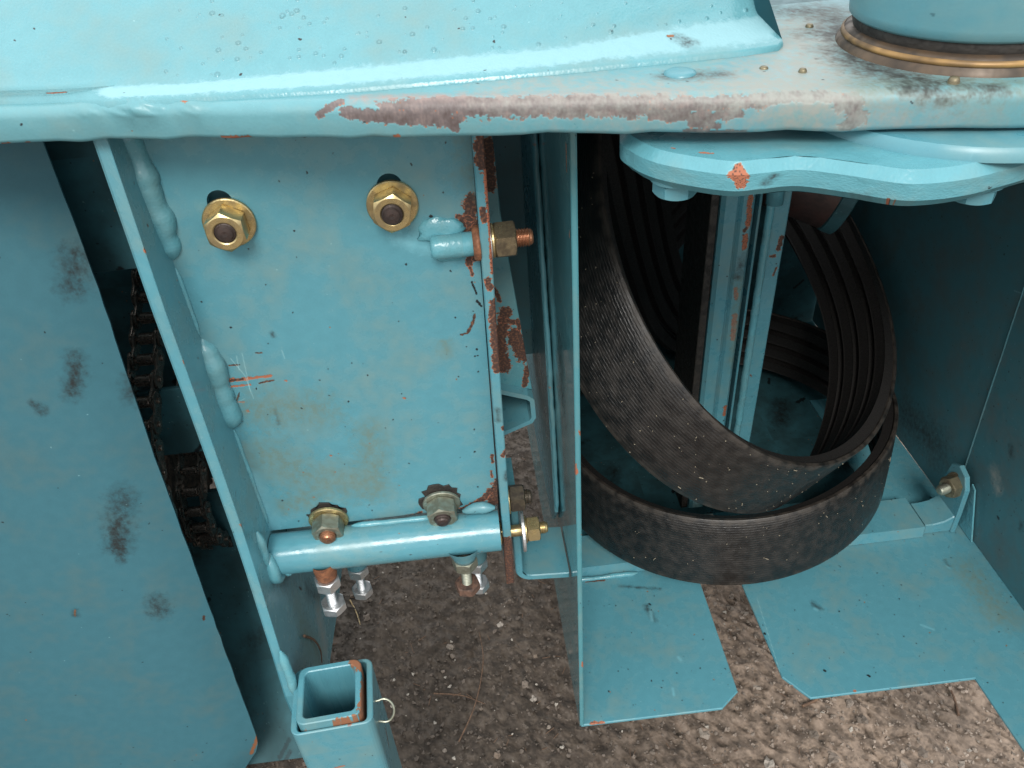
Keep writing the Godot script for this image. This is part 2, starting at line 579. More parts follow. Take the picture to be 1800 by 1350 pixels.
func build_belt() -> void:
	var t := thing("drive_belt", "wide black ribbed rubber drive belt coiled in two turns inside the teal housing", "belt", Vector3(0.244, 0.203, -0.62))
	var n := 360
	var st_at := []
	for i in n:
		st_at.append(belt_station(TAU * 2.0 * i / n))
	var frames := []
	for i in n:
		var p: Vector3 = st_at[(i + n - 1) % n][0]
		var q: Vector3 = st_at[(i + 1) % n][0]
		var tan := (q - p).normalized()
		var wd: Vector3 = st_at[i][1]
		wd = (wd - tan * wd.dot(tan)).normalized()
		var inn := tan.cross(wd)
		if inn.dot((st_at[i][2] as Vector3) - st_at[i][0]) < 0:
			inn = -inn
		frames.append([st_at[i][0], wd, inn, st_at[i][3]])
	var us := []
	for i in n:
		us.append(float(i) / n * 16.0)
	us.append(16.0)
	var make := func(pts: Array, groups: Array, vs: Array) -> ArrayMesh:
		var secs := []
		for f in frames:
			var s := PackedVector3Array()
			for p: Vector2 in pts:
				s.append((f[0] as Vector3) - (f[1] as Vector3) * p.x * (float(f[3]) / 0.07) + (f[2] as Vector3) * p.y)
			secs.append(s)
		start()
		add_loft(secs, true, groups, us, vs, false, belt_flip, true)
		return done()
	part("backing", make.call([Vector2(0.0, 0.0008), Vector2(0.0008, 0), Vector2(0.018, -0.0003), Vector2(0.035, -0.0004), Vector2(0.052, -0.0003), Vector2(0.0692, 0), Vector2(0.07, 0.0008), Vector2(0.07, 0.0034), Vector2(0.0692, 0.0042), Vector2(0.0008, 0.0042), Vector2(0.0, 0.0034)], [1, 1, 1, 1, 1, 1, 2, 3, 3, 3, 2], [0.0, 0.01, 0.25, 0.5, 0.75, 0.99, 1.0, 1.04, 1.05, 2.0, 2.02, 2.04]), mats.belt_back, t)
	for k in 4:
		var x0 := 0.0012 + k * 0.0172
		part("rib", make.call([Vector2(x0, 0.0042), Vector2(x0 + 0.0160, 0.0042), Vector2(x0 + 0.0134, 0.0122), Vector2(x0 + 0.0122, 0.0118), Vector2(x0 + 0.0038, 0.0118), Vector2(x0 + 0.0026, 0.0122)], [1, 2, 3, 4, 3, 5], [0.0, 0.2, 0.35, 0.4, 0.6, 0.65, 0.8]), mats.belt_rib, t)

const belt_flip := false

# ---------------------------------------------------------------- roller chain along points
func chain(label: String, pts: Array, x: float, sd: int) -> void:
	var c := thing("roller_chain", label, "chain", Vector3(x, pts[0].y, pts[0].x))
	# walk the path in steps of one pitch
	var pitch := 0.0168
	var pos: Array = [pts[0]]
	var left := pitch
	for i in pts.size() - 1:
		var a: Vector2 = pts[i]
		var b: Vector2 = pts[i + 1]
		var l := a.distance_to(b)
		var s := left
		while s <= l:
			pos.append(a.lerp(b, s / l))
			s += pitch
		left = s - l
	var stadium := func(l: float, r: float) -> PackedVector2Array:
		var p := PackedVector2Array()
		for k in 9:
			var a := -PI / 2 + PI * k / 8
			p.append(Vector2(l / 2 + cos(a) * r, sin(a) * r))
		p.append(Vector2(0, r * 0.72))
		for k in 9:
			var a := PI / 2 + PI * k / 8
			p.append(Vector2(-l / 2 + cos(a) * r, sin(a) * r))
		p.append(Vector2(0, -r * 0.72))
		return p
	var pl := plate(stadium.call(pitch, 0.0070), 0.0018, 0.0003, Transform3D())
	var roll := lathe(PackedVector2Array([Vector2(0.0022, -0.0055), Vector2(0.0041, -0.0042), Vector2(0.0043, -0.0051), Vector2(0.0043, 0.0051), Vector2(0.0041, 0.0055), Vector2(0.0022, 0.0055)]), Transform3D(), [-1, 1, 2, 3, -1], 18)
	var pin := lathe(PackedVector2Array([Vector2(0.00001, -0.0122), Vector2(0.0019, -0.0122), Vector2(0.0021, -0.0118), Vector2(0.0021, 0.0118), Vector2(0.0019, 0.0122), Vector2(0.00001, 0.0122)]), Transform3D(), [-1], 14)
	for i in pos.size():
		var p: Vector2 = pos[i]
		var at := Vector3(0, p.y - pts[0].y, p.x - pts[0].x)
		var across := Basis(Vector3(0, 0, -1), Vector3(0, 1, 0), Vector3(1, 0, 0))
		own("roller", roll, mats.oily_steel, c, Transform3D(across, at))
		own("pin", pin, mats.oily_steel, c, Transform3D(across, at))
		if i + 1 < pos.size():
			var q: Vector2 = pos[i + 1]
			var mid := Vector3(0, (p.y + q.y) / 2 - pts[0].y, (p.x + q.x) / 2 - pts[0].x)
			var d := Vector3(0, q.y - p.y, q.x - p.x).normalized()
			var off := 0.0078 if i % 2 == 0 else 0.0098
			for s: float in [-1.0, 1.0]:
				own("link_plate", pl, mats.oily_steel, c, Transform3D(Basis(d, Vector3(s, 0, 0).cross(d), Vector3(s, 0, 0)), mid + Vector3(s * (off + 0.0008), 0, 0)))

func gear_poly(r0: float, r1: float, teeth: int) -> PackedVector2Array:
	var p := PackedVector2Array()
	for k in teeth:
		for e: Array in [[0.02, r0], [0.22, r0 * 0.99], [0.42, r1], [0.58, r1], [0.78, r0 * 0.99]]:
			var a := TAU * (k + float(e[0])) / teeth
			p.append(Vector2(cos(a), sin(a)) * float(e[1]))
	return p

func rock(sd: int, rough: float) -> ArrayMesh:
	# an uneven pebble of 48 faces, about 1 unit wide
	var f := noise(0.9, sd, 2)
	var p := []
	var rows := 4
	var cols := 8
	for i in rows + 1:
		var row := []
		for k in cols:
			var a := PI * i / rows
			var b := TAU * (k + 0.5 * (i % 2)) / cols
			var d := Vector3(sin(a) * cos(b), cos(a), sin(a) * sin(b))
			row.append(d * 0.5 * (0.85 + rough * f.get_noise_3d(d.x * 1.7, d.y * 1.7, d.z * 1.7)) * Vector3(1.0, 0.62, 0.86))
		p.append(row)
	start()
	st.set_smooth_group(-1)
	for i in rows:
		for k in cols:
			var j := (k + 1) % cols
			if i == 0:
				tri(p[0][0], p[1][j], p[1][k])
			elif i == rows - 1:
				tri(p[i][k], p[i][j], p[rows][0])
			else:
				quad(p[i][k], p[i][j], p[i + 1][j], p[i + 1][k])
	return done()

func stalk(pts: Array, r: float) -> ArrayMesh:
	var p := PackedVector3Array()
	var rr := []
	var n := 14
	for i in n + 1:
		var t := float(i) / n * (pts.size() - 1)
		var k := mini(int(t), pts.size() - 2)
		var a: Vector3 = pts[k]
		var b: Vector3 = pts[k + 1]
		p.append(a.cubic_interpolate(b, pts[maxi(k - 1, 0)], pts[mini(k + 2, pts.size() - 1)], t - k))
		rr.append(r * (1.0 - 0.55 * float(i) / n))
	return tube(p, rr, 7)

var dent := FastNoiseLite.new()
func ground_y(x: float, z: float) -> float:
	return 0.006 * dent.get_noise_2d(x * 9, z * 9) + 0.0042 * dent.get_noise_2d(x * 47, z * 47) + 0.0024 * dent.get_noise_2d(x * 150, z * 150)

func _ready() -> void:
	# ------------------------------------------------------------ camera, sky, sun
	var cam := Camera3D.new()
	cam.name = "camera"
	cam.transform = Transform3D(Basis(Vector3(0.9932, -0.0605, 0.0996), Vector3(0.1087, 0.7893, -0.6044), Vector3(-0.042, 0.6111, 0.7905)).orthonormalized(), Vector3(0, 0.80, 0))
	cam.fov = 51.07
	cam.near = 0.02
	cam.far = 400.0
	add_child(cam)
	cam.current = true
	var env := Environment.new()
	env.background_mode = Environment.BG_SKY
	var psm := ProceduralSkyMaterial.new()
	psm.sky_top_color = Color(0.99, 1.0, 1.0)
	psm.sky_horizon_color = Color(0.84, 0.85, 0.86)
	psm.sky_curve = 0.35
	psm.ground_bottom_color = Color(0.35, 0.34, 0.32)
	psm.ground_horizon_color = Color(0.55, 0.56, 0.56)
	psm.sky_energy_multiplier = 1.0
	var sky := Sky.new()
	sky.sky_material = psm
	env.sky = sky
	env.ambient_light_source = Environment.AMBIENT_SOURCE_SKY
	env.tonemap_mode = Environment.TONE_MAPPER_LINEAR
	env.tonemap_exposure = 1.85
	env.sdfgi_enabled = true
	env.ssao_enabled = true
	env.ssil_enabled = true
	var we := WorldEnvironment.new()
	we.name = "world_environment"
	we.environment = env
	add_child(we)
	var sun := DirectionalLight3D.new()
	sun.name = "sun"
	sun.light_energy = 0.5
	sun.light_angular_distance = 22.0
	sun.light_color = Color(1.0, 0.985, 0.96)
	sun.shadow_enabled = true
	add_child(sun)
	sun.look_at_from_position(Vector3.ZERO, Vector3(0.06, -0.71, -0.70))

	# ------------------------------------------------------------ materials
	var teal := painted(Rect2(0, 0, 0.22, 0.22), 2.0, 11, [], {"repeat": true, "name": "teal_paint", "dirty": 0.25})
	teal.uv1_triplanar = true
	teal.uv1_scale = Vector3.ONE / 0.22
	var teal_weld := painted(Rect2(0, 0, 0.1, 0.1), 2.0, 12, [], {"repeat": true, "name": "glossy_weld_paint", "dirty": 0.15, "rough": 0.24, "peel": 0.4, "base": Color(0.104, 0.317, 0.378), "specks": 0.2})
	teal_weld.uv1_triplanar = true
	teal_weld.uv1_scale = Vector3.ONE / 0.1
	var worn := painted(Rect2(0, 0, 0.16, 0.16), 2.0, 13, [["rust", 2.0, [20, 30, 24, 60]], ["rust", 1.5, [90, 20, 96, 22]], ["primer", 1.2, [60, 110, 62, 118]], ["rust", 1.2, [130, 120, 136, 131]], ["primer", 0.8, [40, 140, 48, 141]]], {"repeat": true, "name": "chipped_teal_paint", "dirty": 0.35, "specks": 1.5})
	worn.uv1_triplanar = true
	worn.uv1_scale = Vector3.ONE / 0.16
	var oily_shaded_teal := painted(Rect2(0, 0, 0.16, 0.16), 1.5, 14, [["oil", 10, [20, 30, 30, 60]], ["oil", 8, [90, 20, 110, 32]], ["oil", 9, [60, 110, 70, 125]], ["oil", 7, [130, 120, 136, 141]], ["black", 2.0, [50, 60, 60, 66]], ["black", 1.6, [100, 80, 110, 90]], ["black", 1.4, [30, 100, 34, 110]]], {"repeat": true, "name": "oily_shaded_teal_paint", "dirty": 0.6, "dirt": Color(0.022, 0.05, 0.055), "base": Color(0.040, 0.125, 0.150), "specular": 0.3, "rough": 0.45, "specks": 3.0})  # oily teal, also dark to carry the shade deep in the housing
	oily_shaded_teal.uv1_triplanar = true
	oily_shaded_teal.uv1_scale = Vector3.ONE / 0.16
	var shaded_wall_paint := painted(Rect2(0, 0, 0.22, 0.22), 2.0, 15, [], {"repeat": true, "name": "dusty_shaded_teal_paint", "dirty": 0.35, "base": Color(0.055, 0.165, 0.195), "dirt": Color(0.075, 0.12, 0.125), "rough": 0.4})  # dusty teal, darkened so the inner walls carry their shade in the colour
	shaded_wall_paint.uv1_triplanar = true
	shaded_wall_paint.uv1_scale = Vector3.ONE / 0.22
	mats.yellow_zinc = mottled("yellow_zinc_plate", Color(0.60, 0.48, 0.24), Color(0.34, 0.27, 0.15), 0.85, 0.38, 0.03, 21)
	mats.dull_zinc = mottled("dull_zinc_plate", Color(0.42, 0.44, 0.36), Color(0.22, 0.22, 0.17), 0.8, 0.42, 0.03, 22)
	mats.bright_zinc = mottled("bright_zinc_plate", Color(0.86, 0.87, 0.88), Color(0.62, 0.64, 0.66), 0.9, 0.36, 0.02, 23, 0.008)
	mats.dark_nut = mottled("grimy_steel", Color(0.10, 0.085, 0.06), Color(0.030, 0.024, 0.020), 0.5, 0.45, 0.04, 24)
	mats.rusty = mottled("rusty_steel", Color(0.12, 0.055, 0.035), Color(0.05, 0.026, 0.020), 0.15, 0.72, 0.05, 25, 0.05)
	mats.red_rust = mottled("bright_rust", Color(0.30, 0.125, 0.06), Color(0.11, 0.045, 0.025), 0.1, 0.75, 0.05, 26, 0.06)
	mats.dark_tip = mottled("dark_bolt_end", Color(0.065, 0.045, 0.040), Color(0.030, 0.022, 0.020), 0.3, 0.5, 0.06, 27)
	mats.copper_thread = mottled("rust_tinted_thread", Color(0.42, 0.20, 0.11), Color(0.16, 0.075, 0.045), 0.7, 0.38, 0.05, 28)
	mats.dark_brass = mottled("oily_brass_nut", Color(0.30, 0.25, 0.16), Color(0.10, 0.08, 0.055), 0.75, 0.35, 0.04, 37)
	mats.grimy_brass = mottled("grimy_brass_nut", Color(0.27, 0.235, 0.15), Color(0.13, 0.11, 0.075), 0.6, 0.45, 0.03, 38)
	mats.oily_steel = mottled("oily_chain_steel", Color(0.20, 0.165, 0.14), Color(0.075, 0.062, 0.054), 0.75, 0.34, 0.03, 29, 0.004)
	mats.brown_iron = mottled("brown_iron", Color(0.15, 0.085, 0.06), Color(0.05, 0.032, 0.026), 0.1, 0.7, 0.04, 30, 0.05)
	mats.drum = mottled("dark_brown_drum", Color(0.055, 0.026, 0.022), Color(0.022, 0.013, 0.012), 0.0, 0.5, 0.02, 31)
	mats.grime = mottled("black_grime", Color(0.03, 0.026, 0.022), Color(0.012, 0.011, 0.010), 0.0, 0.7, 0.04, 32, 0.08)
	mats.ochre_highlight = mottled("rusty_ochre_highlight", Color(0.42, 0.25, 0.09), Color(0.06, 0.04, 0.026), 0.35, 0.42, 0.016, 33, 0.05, 0.16)
	mats.ring_grime = mottled("greasy_brown_ring", Color(0.105, 0.068, 0.040), Color(0.028, 0.022, 0.018), 0.15, 0.5, 0.02, 40, 0.06, 0.12)
	mats.straw = mottled("dry_straw", Color(0.50, 0.40, 0.22), Color(0.32, 0.22, 0.11), 0.0, 0.7, 0.05, 34)
	mats.chaff = mottled("pale_chaff", Color(0.42, 0.37, 0.28), Color(0.22, 0.19, 0.14), 0.0, 0.8, 0.05, 39)
	mats.twig = mottled("twig_bark", Color(0.17, 0.10, 0.06), Color(0.08, 0.05, 0.035), 0.0, 0.8, 0.05, 35)
	# belt rubber: rippled back (uv), fine fabric on the ribs
	mats.belt_rib = mottled("rib_rubber", Color(0.018, 0.0155, 0.0145), Color(0.009, 0.0085, 0.008), 0.0, 0.62, 0.08, 36, 0.03, 0.05)
	mats.belt_back = belt_material()

	# ------------------------------------------------------------ ground
	build_ground()

	# ------------------------------------------------------------ machine frame: deck, hopper foot, side plate, bolt plate, cross tube, clamp plate, socket
	var frame := thing("machine_frame", "welded teal machine frame with scuffed deck lip above two nuts and a cross tube", "machine frame", Vector3(-0.06, 0.43, -0.36))
	# deck with its rounded lip: swept along x, section from the back, over the edge, down and back underneath
	var deck_r := Rect2(-0.46, -0.032, 0.92, 0.155)
	var deck_m := painted(deck_r, 2.2, 41, [
		["bare", 4.20, [-22.6, -6.8, -5.7, -5.3, 14.9, -5.9, 35.2, -5.9, 55.0, -6.4, 74.5, -6.4]],
		["bare", 2.60, [-37.6, -7.1, -18.7, -9.4, 2.2, -10.6]],
		["bare", 3.00, [74.6, -7.0, 93.7, -6.6, 108.7, -5.5]],
		["bare", 1.30, [-39.1, -2.1, -48.5, -7.8]],
		["bare", 2.40, [108.6, -4.9, 125.2, -3.8, 132.5, -4.4]],
		["bare", 2.00, [72.8, -10.3, 92.1, -10.6, 101.5, -9.8]],
		["bare", 1.80, [0.0, -11.2, 1.9, -13.4]],
		["bare", 1.60, [85.5, -12.6, 94.3, -14.1]],
		["bare", 1.00, [86.7, -15.7, 90.6, -15.3]],
		["bare", 3.00, [138.3, -7.3, 138.3, -9.5]],
		["bare", 2.60, [141.2, -11.5, 137.8, -14.8]],
		["bare", 2.60, [133.7, -7.2, 138.1, -5.8]],
		["pink", 3.00, [-34.7, -0.5, 2.9, -0.7, 43.2, -1.6, 82.0, -1.6]],
		["primer", 0.90, [-88.0, -16.0, -84.1, -16.5, -77.6, -16.2]],
		["primer", 0.80, [-20.9, -16.7, -19.8, -16.5]],
		["primer", 1.10, [-145.1, 3.2, -139.2, 5.7]],
		["bare", 1.00, [83.8, -16.1, 104.2, -17.0]],
		["primer", 0.60, [-101.7, -1.2, -99.4, -2.0]],
		["primer", 0.70, [-181.0, -17.9, -178.5, -17.7]],
		["primer", 0.60, [-171.0, -17.5, -169.6, -17.3]],
		["grey", 24.00, [141.4, 69.5, 134.8, 2.0, 157.7, 0.4]],
		["grey", 26.00, [150.9, 59.6, 143.2, 28.7, 125.8, 2.7]],
		["grey", 16.00, [124.4, 9.3, 72.3, 2.5, 24.8, 9.9]],
		["grey", 14.00, [156.4, 86.4, 172.4, 104.4]],
		["dirt", 9.00, [154.0, 68.0, 166.4, 66.5]],
		["dirt", 7.00, [167.9, 89.7, 154.1, 31.4, 160.5, 6.6]],
		["stain", 8.00, [147.2, 1.2, 190.0, 0.0]],
		["dirt", 9.00, [152.8, 43.0, 154.0, 17.1, 166.1, 2.9]],
		["dirt", 5.00, [83.3, 15.9, 99.9, 18.1]],
		["dirt", 3.50, [155.5, -1.8, 164.4, -2.4]],
		["dirt", 3.50, [178.4, -2.5, 183.7, -3.0]],
		["grey", 8.00, [103.6, 4.3, 123.0, -0.7]],
		["dirt", 12.00, [154.4, 107.0, 168.0, 105.1]],
		["black", 0.80, [157.8, 106.5, 157.6, 104.5]]], {"dirty": 0.16, "rough": 0.34, "name": "scuffed_deck_paint", "base": Color(0.118, 0.300, 0.342), "specks": 0.8, "relief": 0.09})
	var secs := []
	var us := []
	var vs := []
	var wob := noise(9.0, 5, 2)
	var xs := []
	var xk := -0.46
	while xk < 0.4605:
		xs.append(xk)
		xk += 0.0016 if xk > -0.165 and xk < -0.075 else 0.0092
	for x: float in xs:
		# weld metal heaped on the lip where the hopper foot ends
		var heap := 0.0042 * exp(-pow((x + 0.1195) / 0.0085, 2.0)) + 0.0020 * exp(-pow((x + 0.0985) / 0.0060, 2.0)) + 0.0016 * exp(-pow((x + 0.140) / 0.011, 2.0)) + 0.0006 * wob.get_noise_1d(x * 30.0) * smoothstep(-0.17, -0.15, x) * smoothstep(-0.07, -0.09, x)
		var zl := zlip(x) + 0.0012 * wob.get_noise_1d(x * 3.0)
		var sag := 0.0010 * wob.get_noise_1d(x * 4.0 + 40.0) - (0.0035 * smoothstep(-0.17, -0.21, x))
		var s := PackedVector3Array()
		vs = []
		for i in 6:
			s.append(Vector3(x, 0.7045, lerpf(-0.385, zl - 0.005, i / 5.0)))
		for i in range(1, 9):
			var a := PI / 2 * i / 8
			s.append(Vector3(x, 0.6995 + 0.005 * cos(a), zl - 0.005 + 0.005 * sin(a)))
		s.append(Vector3(x, 0.6928 + sag, zl + 0.0002))
		for i in range(1, 5):
			var a := PI / 2 * i / 4
			s.append(Vector3(x, 0.6928 + sag - 0.0022 * sin(a), zl - 0.0022 + 0.0022 * cos(a)))
		s.append(Vector3(x, 0.6906 + sag, zl - 0.012))
		s.append(Vector3(x, 0.6965, zl - 0.014))
		s.append(Vector3(x, 0.6965, -0.385))
		var flat_arc := [0.0]
		for i in range(1, s.size()):
			flat_arc.append(flat_arc[i - 1] + s[i].distance_to(s[i - 1]))
		for i in range(3, 14):
			var t := clampf((i - 4.0) / 8.0, 0.0, 1.0)
			var w: float = sin(PI * (i - 2.0) / 12.0) * (0.7 + 0.3 * wob.get_noise_2d(x * 20.0, i * 4.0))
			s[i] += Vector3(0, cos(t * PI / 2), sin(t * PI / 2)) * heap * w
		for i in s.size() + 1:
			vs.append(uv_in(Vector2(0, -(flat_arc[mini(i, s.size() - 1)] - flat_arc[5])), deck_r).y)
		secs.append([s, vs.duplicate(), (x - deck_r.position.x) / deck_r.size.x])
	start()
	for k in secs.size() - 1:
		var s0: PackedVector3Array = secs[k][0]
		var s1: PackedVector3Array = secs[k + 1][0]
		for i in s0.size():
			var j := (i + 1) % s0.size()
			st.set_smooth_group(1 if i < 18 else i)
			var v0: Array = secs[k][1]
			var v1: Array = secs[k + 1][1]
			quad(s0[i], s0[j], s1[j], s1[i], Vector2(secs[k][2], v0[i]), Vector2(secs[k][2], v0[j]), Vector2(secs[k + 1][2], v1[j]), Vector2(secs[k + 1][2], v1[i]))
	part("deck", done(), deck_m, frame, "teal deck plate with its rounded lip worn to bare metal")
	part("light_block_wing", plate(poly([-0.95, 0.520, -0.461, 0.4005, -0.461, 0.90, -0.95, 0.90]), 0.012, 0.001, facing_up(0.7040)), teal, frame)  # unseen plate added to keep sky light off the left side
	# hopper sheet that stands on the deck: pale foot flange, then the sheet sloping up and back
	var hop_r := Rect2(-0.46, -0.01, 0.6, 0.14)
	var hop_m := painted(hop_r, 3.3, 43, [["pale_band", 9.5, [-128, 13, -60, 13, 0, 13, 60, 14, 128, 14]], ["pale_band", 8, [-128, 11, 0, 13, 128, 14]], ["primer", 1.4, [-155, 12, -149, 13]], ["dirt", 3, [95, 15, 98, 10]], ["brown", 0.8, [92, 17, 93, 17]]], {"dirty": 0.12, "rough": 0.28, "name": "blistered_hopper_paint", "base": Color(0.118, 0.305, 0.350), "blisters": 300, "blister_in": Rect2(-0.11, 0.024, 0.25, 0.06), "relief": 0.2, "specks": 0.4})  # paler band along the foot flange
	var hb := [[-0.46, -0.4050, -0.4085], [-0.20, -0.3460, -0.3500], [-0.15, -0.3345, -0.3390], [-0.128, -0.3255, -0.3373], [-0.0987, -0.3209, -0.3320], [-0.0395, -0.3138, -0.3330], [0.0037, -0.3127, -0.3343], [0.0474, -0.3122, -0.3336], [0.0918, -0.3131, -0.3451], [0.118, -0.3140, -0.3500], [0.1309, -0.3165, -0.3530], [0.1345, -0.3215, -0.3560]]
	secs = []
	us = []
	for e in hb:
		var x: float = e[0]
		var zb: float = e[1]
		var zt: float = e[2]
		var s := PackedVector3Array([Vector3(x, 0.7030, zb), Vector3(x, 0.7058, zb - 0.0004), Vector3(x, 0.7068, zb - 0.0022), Vector3(x, 0.7095, zt + 0.003), Vector3(x, 0.7106, zt), Vector3(x, 0.7130, zt - 0.003), Vector3(x, 0.7290, zt - 0.024), Vector3(x, 0.7750, zt - 0.085), Vector3(x, 1.00, zt - 0.385), Vector3(x, 0.996, zt - 0.388), Vector3(x, 0.7715, zt - 0.088), Vector3(x, 0.7090, zt - 0.006), Vector3(x, 0.7030, zt - 0.004)])
		secs.append(s)
		us.append((x - hop_r.position.x) / hop_r.size.x)
	vs = []
	var hv := [0.0, 0.002, 0.004, 0.022, 0.0245, 0.028, 0.055, 0.125, 0.128, 0.129, 0.129, 0.129, 0.129, 0.129]
	for v in hv:
		vs.append(uv_in(Vector2(0, v), hop_r).y)
	start()
	add_loft(secs, true, [1, 1, 1, 1, 1, 1, 1, 1, 2, 3, 3, 3, 4], us, vs, true, false)
	var hop := part("hopper_sheet", done(), hop_m, frame, "pale teal blistered sheet above its bright foot flange")
	part("hopper_end", plate(poly([0.331, 0.7050, 0.358, 0.7100, 0.74, 0.990, 0.74, 0.7050]), 0.003, 0.0006, facing_x(0.1372)), teal, frame)
	# deck rivets and grains
	for e: Array in [[0.0873, -0.3005, 0.006, 0.0012], [0.118, -0.297, 0.0016, 0.0008], [0.1295, -0.289, 0.0015, 0.0013], [0.1545, -0.345, 0.0017, 0.0012], [0.172, -0.2635, 0.0020, 0.0020]]:
		own("rivet", lathe(PackedVector2Array([Vector2(e[2], -0.001), Vector2(e[2], e[3] * 0.4), Vector2(e[2] * 0.75, e[3]), Vector2(e[2] * 0.3, e[3] * 1.1), Vector2(0.00001, e[3] * 1.1)]), facing_up(0), [1], 20), mats.grimy_brass if e[2] < 0.005 else teal, frame, Transform3D(Basis(), Vector3(e[0], 0.7045, e[1]) - frame.position))

	# side plate: 6 mm plate on edge at the left of the bolt plate
	var side_r := Rect2(0.28, 0.22, 0.3, 0.5)
	var side_m := painted(side_r, 1.7, 45, [
		["dirt", 7.00, [385.3, 336.1, 402.5, 303.9]],
		["dirt", 9.00, [354.3, 390.2, 332.2, 422.7]],
		["black", 0.80, [371.7, 355.3, 374.4, 349.5]],
		["grey", 10.00, [390.7, 298.7, 382.5, 274.1]],
		["stain", 12.00, [351.8, 338.5, 363.8, 287.0]],
		["pale", 12.00, [332.2, 422.7, 365.4, 427.1]],

		["primer", 1.40, [325.1, 583.2, 325.0, 580.5]],
		["primer", 1.20, [329.8, 641.5, 330.3, 640.4]],
		["rust", 0.60, [317.7, 605.8, 317.3, 603.9]],
		["rust", 0.50, [317.9, 593.9, 317.4, 592.7]],
		["primer", 0.80, [317.9, 500.5, 318.5, 497.6]],
		["rust", 0.50, [314.1, 549.2, 314.0, 548.2]],
		["primer", 0.60, [319.7, 528.9, 319.6, 527.8]],
		["rust", 0.50, [343.2, 646.8, 343.4, 646.1]],
		["primer", 0.60, [320.0, 475.9, 319.4, 474.3]]], {"dirty": 0.22, "name": "side_plate_paint", "rough": 0.22})
	var side := part("side_plate", plate(poly([0.3010, 0.335, 0.3035, 0.350, 0.3070, 0.372, 0.3095, 0.390, 0.3130, 0.415, 0.3165, 0.440, 0.3200, 0.470, 0.3230, 0.510, 0.3260, 0.560, 0.3285, 0.610, 0.3360, 0.6900, 0.56, 0.6900, 0.56, 0.2320, 0.478, 0.2392, 0.432, 0.2430, 0.382, 0.2520, 0.3000, 0.2600]), 0.0058, 0.0006, facing_x(-0.139), side_r), side_m, frame)
	bead("weld_bead", v3([-0.1395, 0.690, -0.3570, -0.1388, 0.665, -0.3565, -0.1380, 0.640, -0.3560, -0.1388, 0.6215, -0.3575]), 0.0066, teal_weld, side, 311, true)
	bead("weld_bead", v3([-0.1392, 0.575, -0.3575, -0.1380, 0.560, -0.3560, -0.1378, 0.540, -0.3555, -0.1378, 0.5255, -0.3560, -0.139, 0.516, -0.3575]), 0.0066, teal_weld, side, 312, true)
	bead("weld_bead", v3([-0.1388, 0.617, -0.3565, -0.1388, 0.578, -0.3565]), 0.0014, teal_weld, side, 313, true)
	bead("weld_bead", v3([-0.1388, 0.514, -0.3565, -0.1388, 0.436, -0.3565]), 0.0014, teal_weld, side, 314, true)
	bead("weld_bead", v3([-0.1386, 0.452, -0.336, -0.1382, 0.438, -0.334, -0.1386, 0.425, -0.333]), 0.0030, teal_weld, side, 315, true)
	bead("weld_bead", v3([-0.138, 0.378, -0.305, -0.1372, 0.362, -0.303, -0.1372, 0.348, -0.301, -0.138, 0.340, -0.299]), 0.0032, teal_weld, side, 316, true)
	# bolt plate with two slots
	var bp_r := Rect2(-0.142, 0.422, 0.155, 0.285)
